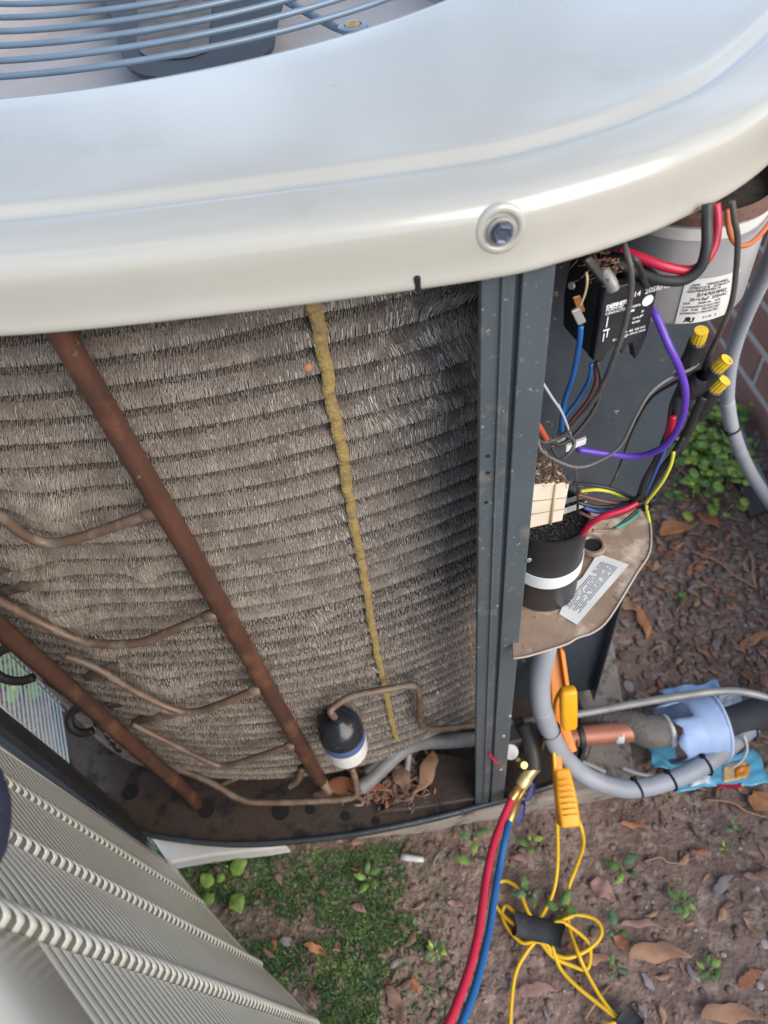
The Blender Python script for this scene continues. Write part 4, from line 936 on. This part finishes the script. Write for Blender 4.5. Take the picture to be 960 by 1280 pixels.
up_ = taper('upper_handle', at(710, 860, d=.775), at(711, 910, d=.80), .0092, .0086, .007, .007, YCLAMP, cl, .005)
lo_, s_, n_, ax_ = taper('lower_handle', at(702, 960, d=.82), at(713, 1034, d=.80), .0085, .0112, .006, .007, YCLAMP, cl, .004)
for k in range(7):
    c = at(705 + k * 1.1, 975 + k * 7.2, d=.812 - k * .0015); sgn = 1 if n_.dot(FWD) < 0 else -1
    tube('grip_rib', [c - s_ * .0075 + n_ * sgn * .0066, c + s_ * .0075 + n_ * sgn * .0066], .0009, YCLAMP, lo_, n=2, sides=6)
taper('clamp_spine', at(690, 890, d=.835), at(703, 1032, d=.812), .0035, .005, .006, .008, OCLAMP, cl, .002)
taper('lower_jaw', at(694, 880, d=.85), at(716, 940, d=.84), .006, .005, .005, .005, OCLAMP, cl, .002)
def gz(px, py, h): return at(px, py, z=h)
cab1 = [gz(706, 862, .215), gz(699, 866, .205), gz(693, 885, .18), gz(692, 930, .15), gz(695, 980, .12), gz(697, 1040, .07), gz(697, 1080, .03), gz(693, 1110, .014), gz(684, 1133, .012), gz(672, 1150, .016), gz(660, 1140, .02), gz(648, 1112, .016), gz(632, 1101, .012), gz(618, 1108, .012), gz(618, 1128, .012), gz(630, 1145, .014),
        gz(650, 1160, .02), gz(668, 1168, .018), gz(690, 1195, .014), gz(715, 1207, .012), gz(733, 1212, .012), gz(738, 1196, .012), gz(735, 1178, .013), gz(718, 1162, .016), gz(700, 1152, .02), gz(684, 1158, .02), gz(665, 1155, .02), gz(645, 1142, .017), gz(632, 1132, .012), gz(628, 1145, .010), gz(636, 1162, .010), gz(652, 1178, .012), gz(668, 1177, .016), gz(683, 1180, .018), gz(692, 1192, .014), gz(712, 1197, .016), gz(738, 1185, .015), gz(752, 1167, .014), gz(745, 1150, .014), gz(722, 1144, .014), gz(700, 1152, .018), gz(682, 1165, .02), gz(668, 1178, .014), gz(655, 1195, .012), gz(645, 1215, .012), gz(640, 1245, .012), gz(637, 1300, .012)]
tube('cable', cab1, .0021, YCABLE, cl, n=5, sides=10)
cab2 = [at(723, 1025, d=.80), at(728, 1040, d=.80), gz(729, 1058, .07), gz(720, 1085, .03), gz(711, 1110, .014), gz(709, 1140, .012), gz(713, 1165, .012), gz(722, 1190, .02), gz(733, 1215, .014), gz(750, 1245, .012), gz(768, 1268, .012), gz(785, 1278, .014), gz(800, 1300, .01)]
tube('cable', cab2, .0021, YCABLE, cl, n=5, sides=10)
cab3 = [gz(690, 1182, .018), gz(700, 1210, .012), gz(720, 1232, .012), gz(742, 1250, .012), gz(762, 1266, .013), gz(772, 1276, .014), gz(755, 1282, .012), gz(735, 1288, .01)]
tube('cable', cab3, .0021, YCABLE, cl, n=5, sides=10)
CLOTH = mat('hook_strap', (.018, .02, .028), (.03, .032, .04), .7, scale=200, bump=.0006, bscale=700)
def strap(px, py, ang, L, W, nm='cable_strap', h=.012):
    p = gz(px, py, h); q = gz(px + 10 * math.cos(R(ang)), py + 10 * math.sin(R(ang)), h); u = (q - p).normalized(); s__ = V((-u.y, u.x, 0)); v = []; f = []
    n = 14
    for i in range(n):
        a = 2 * math.pi * i / n
        for t_ in (-.5, -.2, .2, .5): v.append(p + s__ * (math.cos(a) * W * .5) + V((0, 0, math.sin(a) * .008)) + u * L * t_ * (1 + .1 * math.sin(a * 2)))
    for i in range(n):
        for k in range(3): f.append((i * 4 + k, ((i + 1) % n) * 4 + k, ((i + 1) % n) * 4 + k + 1, i * 4 + k + 1))
    f.append(tuple(i * 4 for i in range(n))); f.append(tuple(i * 4 + 3 for i in range(n))[::-1])
    return mesh(nm, v, f, CLOTH, cl)
strap(673, 1162, 15, .052, .026, h=.018); strap(786, 1276, 50, .02, .025, h=.014)

# ------------------------------------------------------------------ conduits and lines
cd = empty('flexible_conduit', at(760, 980, z=.06), 'fat grey flexible conduit curving from the tan plate to the right edge', 'conduit')
cp = [at(683, 800, y=.335), at(680, 820, y=.335), at(675, 850, y=.332), at(677, 885, y=.325), at(688, 915, z=.165), at(702, 942, z=.13), at(725, 965, z=.10), at(755, 980, z=.085), at(790, 986, z=.08), at(830, 978, z=.08), at(870, 962, z=.08), at(905, 938, z=.08), at(935, 912, z=.08), at(975, 880, z=.08), at(1020, 850, z=.08)]
tube('conduit_tube', cp[3:], .0108, GREYPL, cd, n=8, sides=24)
tube('ribbed_sleeve', cp[:5], .0110, GREYPL, cd, n=14, sides=24, corr=.10)
def tie(c, d_, r, mt_=INK, parent=None, nm='cable_tie'):
    ax = V(d_).normalized(); N_ = ax.orthogonal().normalized(); B__ = ax.cross(N_); P_ = [c + (N_ * math.cos(a) + B__ * math.sin(a)) * r for a in np.linspace(0, 2 * math.pi, 18)[:-1]]
    v, f = tubegeo(P_, .0014, n=2, sides=6, closed=True); bb = MB(); bb.add(v, f)
    h_ = c + N_ * r; bb.add(*boxgeo(h_ - V((.003, .003, .002)), (.006, 0, 0), (0, .006, 0), (0, 0, .004))); return bb.build(nm, mt_, parent)
tie(at(687, 912, z=.168), at(702, 942, z=.13) - at(677, 885, y=.325), .0114, parent=cd)
for px, py, ex in ((796, 985, 1), (838, 976, 1), (882, 957, 1.0), (938, 909, 1)):
    c = at(px, py, z=.08); tie(c, at(px + 20, py - 10, z=.08) - c, .0113, parent=cd)
# thin liquid line
ll = tag(tube('liquid_line', [at(640, 905, z=.115), at(680, 897, z=.115), at(720, 893, z=.115), at(780, 882, z=.12), at(850, 870, z=.13), at(900, 864, z=.13), at(935, 866, z=.13), at(990, 880, z=.12)], .0046, STEEL, sides=14), 'thin dull silver tube running right across above the pale blue cup', 'tube')
# copper stub with insulation
cs = empty('suction_line', at(760, 915, z=.08), 'thick insulated copper line with orange copper end and black foam sleeve', 'pipe')
tube('copper_pipe', [at(690, 930, z=.085), at(712, 922, z=.085), at(745, 918, z=.085), at(790, 915, z=.085), at(840, 915, z=.08)], [.0105, .0125, .0125, .010], mat('orange_copper', (.47, .19, .12), (.36, .14, .09), .42, metal=.25, scale=30, specks=(.2, .14, .11), sscale=120, sthr=.67), cs, sides=20)
tube('black_collar', [at(722, 921, z=.085), at(729, 920, z=.085)], .0142, RUBBER, cs, n=3, sides=20)
tube('white_tape', [at(768, 917, z=.085), at(778, 917, z=.085)], .0120, LABEL, cs, n=3, sides=20)
tube('felt_wrap', [at(725, 898, z=.06), at(780, 905, z=.08), at(808, 914, z=.085), at(832, 914, z=.085)], [.010, .017, .020, .019], FELT, cs, sides=16)
tube('felt_ring', [at(833, 914, z=.085), at(837, 913, z=.085)], .020, LABEL, cs, n=2, sides=20)
tube('foam_sleeve', [at(880, 915, z=.08), at(905, 908, z=.08), at(960, 888, z=.08), at(1020, 862, z=.08)], .0205, mat('foam_black', (.045, .048, .055), (.03, .03, .036), .75, scale=60, bump=.001), cs, sides=24)
tube('thin_wire', [at(742, 906, z=.07), at(735, 945, z=.06), at(720, 948, z=.06), at(722, 925, z=.11)], .0012, WGREY, cs)
for pts, mt_ in (([(716, 948), (735, 955), (757, 965)], LABEL), ([(778, 960), (800, 967), (830, 972)], LABEL)):
    tag(tube('white_wire', [gz(a, b_, .045) for a, b_ in pts], .0023, mt_), 'short white wire end on the pad ' + ('left of the conduit bend' if pts[0][0] < 750 else 'behind the grey conduit'), 'wire')
# pale blue broken cup around the pipe
cupc = at(868, 912, z=.075); axc = (at(905, 905, z=.08) - at(842, 916, z=.08)).normalized()
N_ = axc.orthogonal().normalized(); N_ = (V((0, 0, 1)) - axc * axc.z).normalized(); Bv = axc.cross(N_)
cup = empty('broken_cup', cupc, 'pale blue broken plastic cup slipped round the black insulated pipe', 'cup')
v = []; f = []; na = 34; nh = 10
for i in range(nh):
    h_ = -.034 + .060 * i / (nh - 1)
    rr_ = .036 + .004 * i / (nh - 1) + (.002 if i in (6, 8) else 0)
    for k in range(na):
        a = -2.5 + 5.0 * k / (na - 1); cut = .012 * (noise.noise(V((a * 2, 1, 0)))) if i == 0 else 0
        q_ = rr_ * (1 + .06 * noise.noise(V((a * 1.3, i * .35, 4))) + .025 * noise.noise(V((a * 5, i * .8, 9)))); v.append(cupc + axc * (h_ + cut + .004 * math.sin(a * 1.5)) + (N_ * math.cos(a) + Bv * math.sin(a)) * q_)
for i in range(nh - 1):
    for k in range(na - 1): 
        if i < 4 and (na * .30 < k < na * .47): continue
        f.append((i * na + k, i * na + k + 1, (i + 1) * na + k + 1, (i + 1) * na + k))
solid(mesh('cup_wall', v, f, BLUEC, cup), .0014)
tube('cup_rim', [cupc + axc * .0265 + (N_ * math.cos(a) + Bv * math.sin(a)) * .0405 for a in np.linspace(-2.5, 2.5, 20)], .0022, mat('rim_blue', (.5, .6, .8), (.45, .55, .78)), cup, sides=8)

# snack bag
BAGB = mat('bag_turquoise', (.10, .42, .62), (.16, .50, .70), .3, scale=40, coat=.4)
BAGW = mat('bag_white', (.75, .78, .8), (.6, .68, .75), .35, scale=40, coat=.3)
bag = empty('snack_bag', gz(890, 940, .03), 'crumpled turquoise snack bag with orange and yellow chip picture under the conduit', 'bag')
def sheet(nm, poly, mt_, h0=.012, amp=.012, res=16, parent=None, t=.0004, dz=0):
    """crumpled film filling a four sided outline"""
    a, b1, c1_, d1 = [gz(*p, h0) for p in poly]; v = []; f = []
    for i in range(res + 1):
        for k in range(res + 1):
            s_, t_ = i / res, k / res; q = a.lerp(b1, s_).lerp(d1.lerp(c1_, s_), t_)
            e = min(s_, 1 - s_, t_, 1 - t_); jx = .006 * noise.noise(V((q.x * 60, q.y * 60, 3)))
            zz = amp * (noise.noise(V((q.x * 30, q.y * 30, h0 * 50))) + .6 * abs(noise.noise(V((q.x * 75, q.y * 75, 2)))))
            v.append(q + V((jx, jx * .7, zz + amp * .6 + dz)))
    for i in range(res):
        for k in range(res): f.append((i * (res + 1) + k, (i + 1) * (res + 1) + k, (i + 1) * (res + 1) + k + 1, i * (res + 1) + k + 1))
    return solid(mesh(nm, v, f, mt_, parent, smooth=True), t)
sheet('bag_film', [(838, 972), (940, 936), (962, 980), (845, 992)], BAGB, parent=bag, amp=.010)
sheet('bag_back', [(798, 925), (842, 935), (856, 972), (818, 962)], BAGB, parent=bag, amp=.01)
sheet('bag_tail', [(822, 868), (893, 856), (900, 872), (832, 882)], mat('bag_pale', (.25, .42, .68), (.3, .5, .75), .35), parent=bag, amp=.012)
sheet('bag_flap', [(895, 868), (920, 872), (928, 890), (900, 892)], BAGW, parent=bag, amp=.014)
ORP = mat('chip_print', (.75, .38, .12), (.85, .6, .3), .35, scale=60); YEP = mat('chip_yellow', (.85, .62, .04), (.75, .16, .03), .35, scale=45, detail=2)
sheet('print_orange', [(903, 960), (932, 950), (934, 974), (902, 981)], ORP, parent=bag, amp=.010, dz=.0012, res=8)
sheet('print_chip', [(919, 962), (937, 957), (936, 970), (918, 976)], YEP, parent=bag, amp=.010, dz=.0022, res=8)
sheet('print_red', [(893, 985), (925, 981), (925, 986), (893, 990)], REDW, parent=bag, amp=.010, dz=.0016, res=6)
sheet('print_white', [(862, 978), (885, 972), (885, 984), (860, 986)], BAGW, parent=bag, amp=.010, dz=.0012, res=6)
tube('tear_edge', [gz(930, 920, .1), gz(934, 935, .08), gz(928, 950, .06), gz(915, 960, .045)], .0016, LABEL, bag)

# wall conduit, rod and edging at the right
wc = empty('wall_conduit', at(915, 500, x=.60), 'blue grey conduit curving down in front of the brick wall', 'conduit')
WP = [at(1120, 20, y=.46), at(1050, 140, y=.48), at(985, 270, y=.50), at(962, 330, y=.52), at(940, 375, y=.54), at(922, 420, y=.56), at(912, 460, y=.57), at(909, 500, y=.58), at(915, 535, y=.58), at(930, 575, y=.585), at(950, 610, y=.59), at(985, 660, y=.60)]
tube('ribbed_conduit', WP[:8], .0076, GREYPL, wc, n=16, sides=18, corr=.07)
tube('smooth_conduit', WP[7:], .0080, GREYPL, wc, n=8, sides=18)
tie(WP[8], WP[9] - WP[7], .0084, parent=wc)
tag(tube('green_rod', [ground(904, 515) + V((0, 0, .03)), ground(925, 560) + V((0, 0, .02)), ground(955, 625) + V((0, 0, .015))], .0075, mat('rod_green', (.30, .38, .36), (.22, .28, .27), .6)), 'pale greenish plastic rod lying beside the blue grey conduit', 'rod')
sl_ = [ground(886, 500), ground(905, 500), ground(962, 640), ground(935, 650)]
tag(prism('edging_strip', [p + V((0, 0, -.01)) for p in sl_], (0, 0, .022), mat('edging_black', (.06, .06, .065), (.09, .085, .08), .7, scale=30), bevel=.003), 'dark flat edging strip on the ground between weeds and conduit', 'edging')

# ------------------------------------------------------------------ louvered panel held at the left
lpn = empty('louvered_panel', (-.25, .19, .0), 'removed beige louvered cabinet panel standing in front of the condenser at the left', 'panel')
QP = [(-.323, .278), (-.293, .242), (-.232, .175), (-.177, .122), (-.125, .066), (-.092, .030)]
H0, H1 = .02, .79
def pv(p, z, n_=(0, 0), o_=0): return (p[0] + n_[0] * o_, p[1] + n_[1] * o_, z)
PC = spl([(x, y, 0) for x, y in QP], 10); NN = []
for i in range(len(PC)):
    T = PC[min(i + 1, len(PC) - 1)] - PC[max(i - 1, 0)]; NN.append(V((-T.y, T.x, 0)).normalized())   # towards the unit side / camera side
NN = [n_ if n_.x + n_.y > 0 else -n_ for n_ in NN]
v = []; f = []
for p, q in zip(PC, NN): v += [(p.x - q.x * .006, p.y - q.y * .006, H0), (p.x - q.x * .006, p.y - q.y * .006, H1)]
for i in range(len(PC) - 1): f.append((2 * i, 2 * i + 1, 2 * i + 3, 2 * i + 2))
LEAN = Matrix.Rotation(R(3.4), 3, V((.78, -.63, 0))) 
def lean(o):  # turn the finished panel about its foot
    pass
back = solid(mesh('inner_shade_sheet', v, f, PANEL_SHADE, lpn, smooth=True), .001)  # dark sheet stands in for the shaded inside behind the louvers
# borders and column strips: raised flat bands
def band(nm, i0, i1, z0, z1, off, mt_=PANELP):
    P_ = [PC[i] + NN[i] * off for i in range(i0, i1 + 1)]; v = []; f = []
    for p in P_: v += [(p.x, p.y, z0), (p.x, p.y, z1)]
    for i in range(len(P_) - 1): f.append((2 * i, 2 * i + 1, 2 * i + 3, 2 * i + 2))
    return solid(mesh(nm, v, f, mt_, lpn), .0012)
for i0, i1 in ((14, 14), (25, 25), (36, 36)):
    band('column_strip', i0 - 1, i0, H0, H1 - .05, .0004)
band('far_flange', 0, 4, H0, H1, .0015)
band('top_border', 0, len(PC) - 1, .745, H1, .0055)
band('plain_corner', 36, len(PC) - 1, .652, .746, .0040)
band('bottom_border', 0, len(PC) - 1, H0, .05, .0035)
tube('rolled_edge', [(PC[0].x, PC[0].y, H0), (PC[0].x, PC[0].y, H1)], .0022, PANELP, lpn, n=2)
tube('near_edge', [(PC[-1].x, PC[-1].y, H0), (PC[-1].x, PC[-1].y, H1)], .003, mat('rusty_edge', (.24, .15, .10), (.16, .1, .07), .8), lpn, n=2)
# louvers: one mesh per column, shared by its copies
LP = .0100
colr = [(4, 14), (14, 25), (25, 36), (36, 50)]
for (i0, i1) in colr:
    m_ = 30; v = []; f = []; mi_ = []
    lit = [(.0024, -.0002), (.0036, .0002), (.0041, .0012), (.0040, .0054), (.0037, .0073), (.0030, .0079)]; shade_band = [(.0037, .0075), (.0036, .0099)]  # second profile is a dark band, the slot shade painted between slats
    n6 = 8; kk = 2.0 if i0 > 12 else 1.2
    for j in range(m_ + 1):
        t_ = j / m_; t_ = t_ if t_ < .7 else .7 + .3 * math.sin((t_ - .7) / .3 * math.pi / 2)
        fi = i0 + (i1 - i0) * (.01 + .98 * t_); k = min(int(fi), len(PC) - 2); fr_ = fi - k
        p = PC[k].lerp(PC[k + 1], fr_); nn = NN[k].lerp(NN[k + 1], fr_).normalized()
        u_ = max(0, (t_ - .76) / .24); bulge = kk * .0022 * math.sin(u_ * math.pi * .62) / math.sin(math.pi * .62) if u_ < .80 else kk * .0022 * math.sqrt(max(0, 1 - ((u_ - .80) / .20) ** 2))
        cl_ = 1 if t_ < .985 else .35; hf = 1 - .42 * min(1, u_ * 1.6)
        for (o_, h_) in lit: v.append((p.x + nn.x * (o_ * cl_ + bulge), p.y + nn.y * (o_ * cl_ + bulge), h_ * hf))
        for q, (o_, h_) in enumerate(shade_band): v.append((p.x + nn.x * (o_ * cl_ + bulge * .80), p.y + nn.y * (o_ * cl_ + bulge * .80), h_ * (hf if q == 0 else 1)))
    for j in range(m_):
        for k in range(n6 - 1):
            if k == 5: continue
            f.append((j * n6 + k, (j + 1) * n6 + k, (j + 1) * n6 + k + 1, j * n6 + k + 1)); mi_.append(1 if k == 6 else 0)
    pr2 = None
    nz_ = int(((.742 if i0 < 36 else .66) - .052) / LP)
    for q in range(nz_):
        z = .053 + q * LP
        if pr2 is None: pr2 = mesh('louver', v, f, [PANELP, PANEL_SHADE], lpn, origin=(PC[0].x, PC[0].y, 0), mats=mi_); o = pr2
        else: o = pr2.copy(); COL.objects.link(o)
        o.location = V((PC[0].x, PC[0].y, z)) - WL[lpn.name]
lpn.rotation_mode = 'QUATERNION'
lpn.rotation_quaternion = Matrix.Rotation(R(2.2), 3, V((.72, -.69, 0))).to_quaternion()

# ------------------------------------------------------------------ dark sleeve of the person holding the panel
sc_ = [at(-72, 930, d=.26), at(-59, 985, d=.255), at(-54, 1020, d=.25), at(-58, 1060, d=.245), at(-80, 1110, d=.24)]
tag(tube('navy_sleeve', sc_, [.010, .016, .017, .0165, .012], NAVYC, n=8, sides=20), 'dark navy cloth sleeve intruding at the left edge over the louvered panel', 'sleeve')
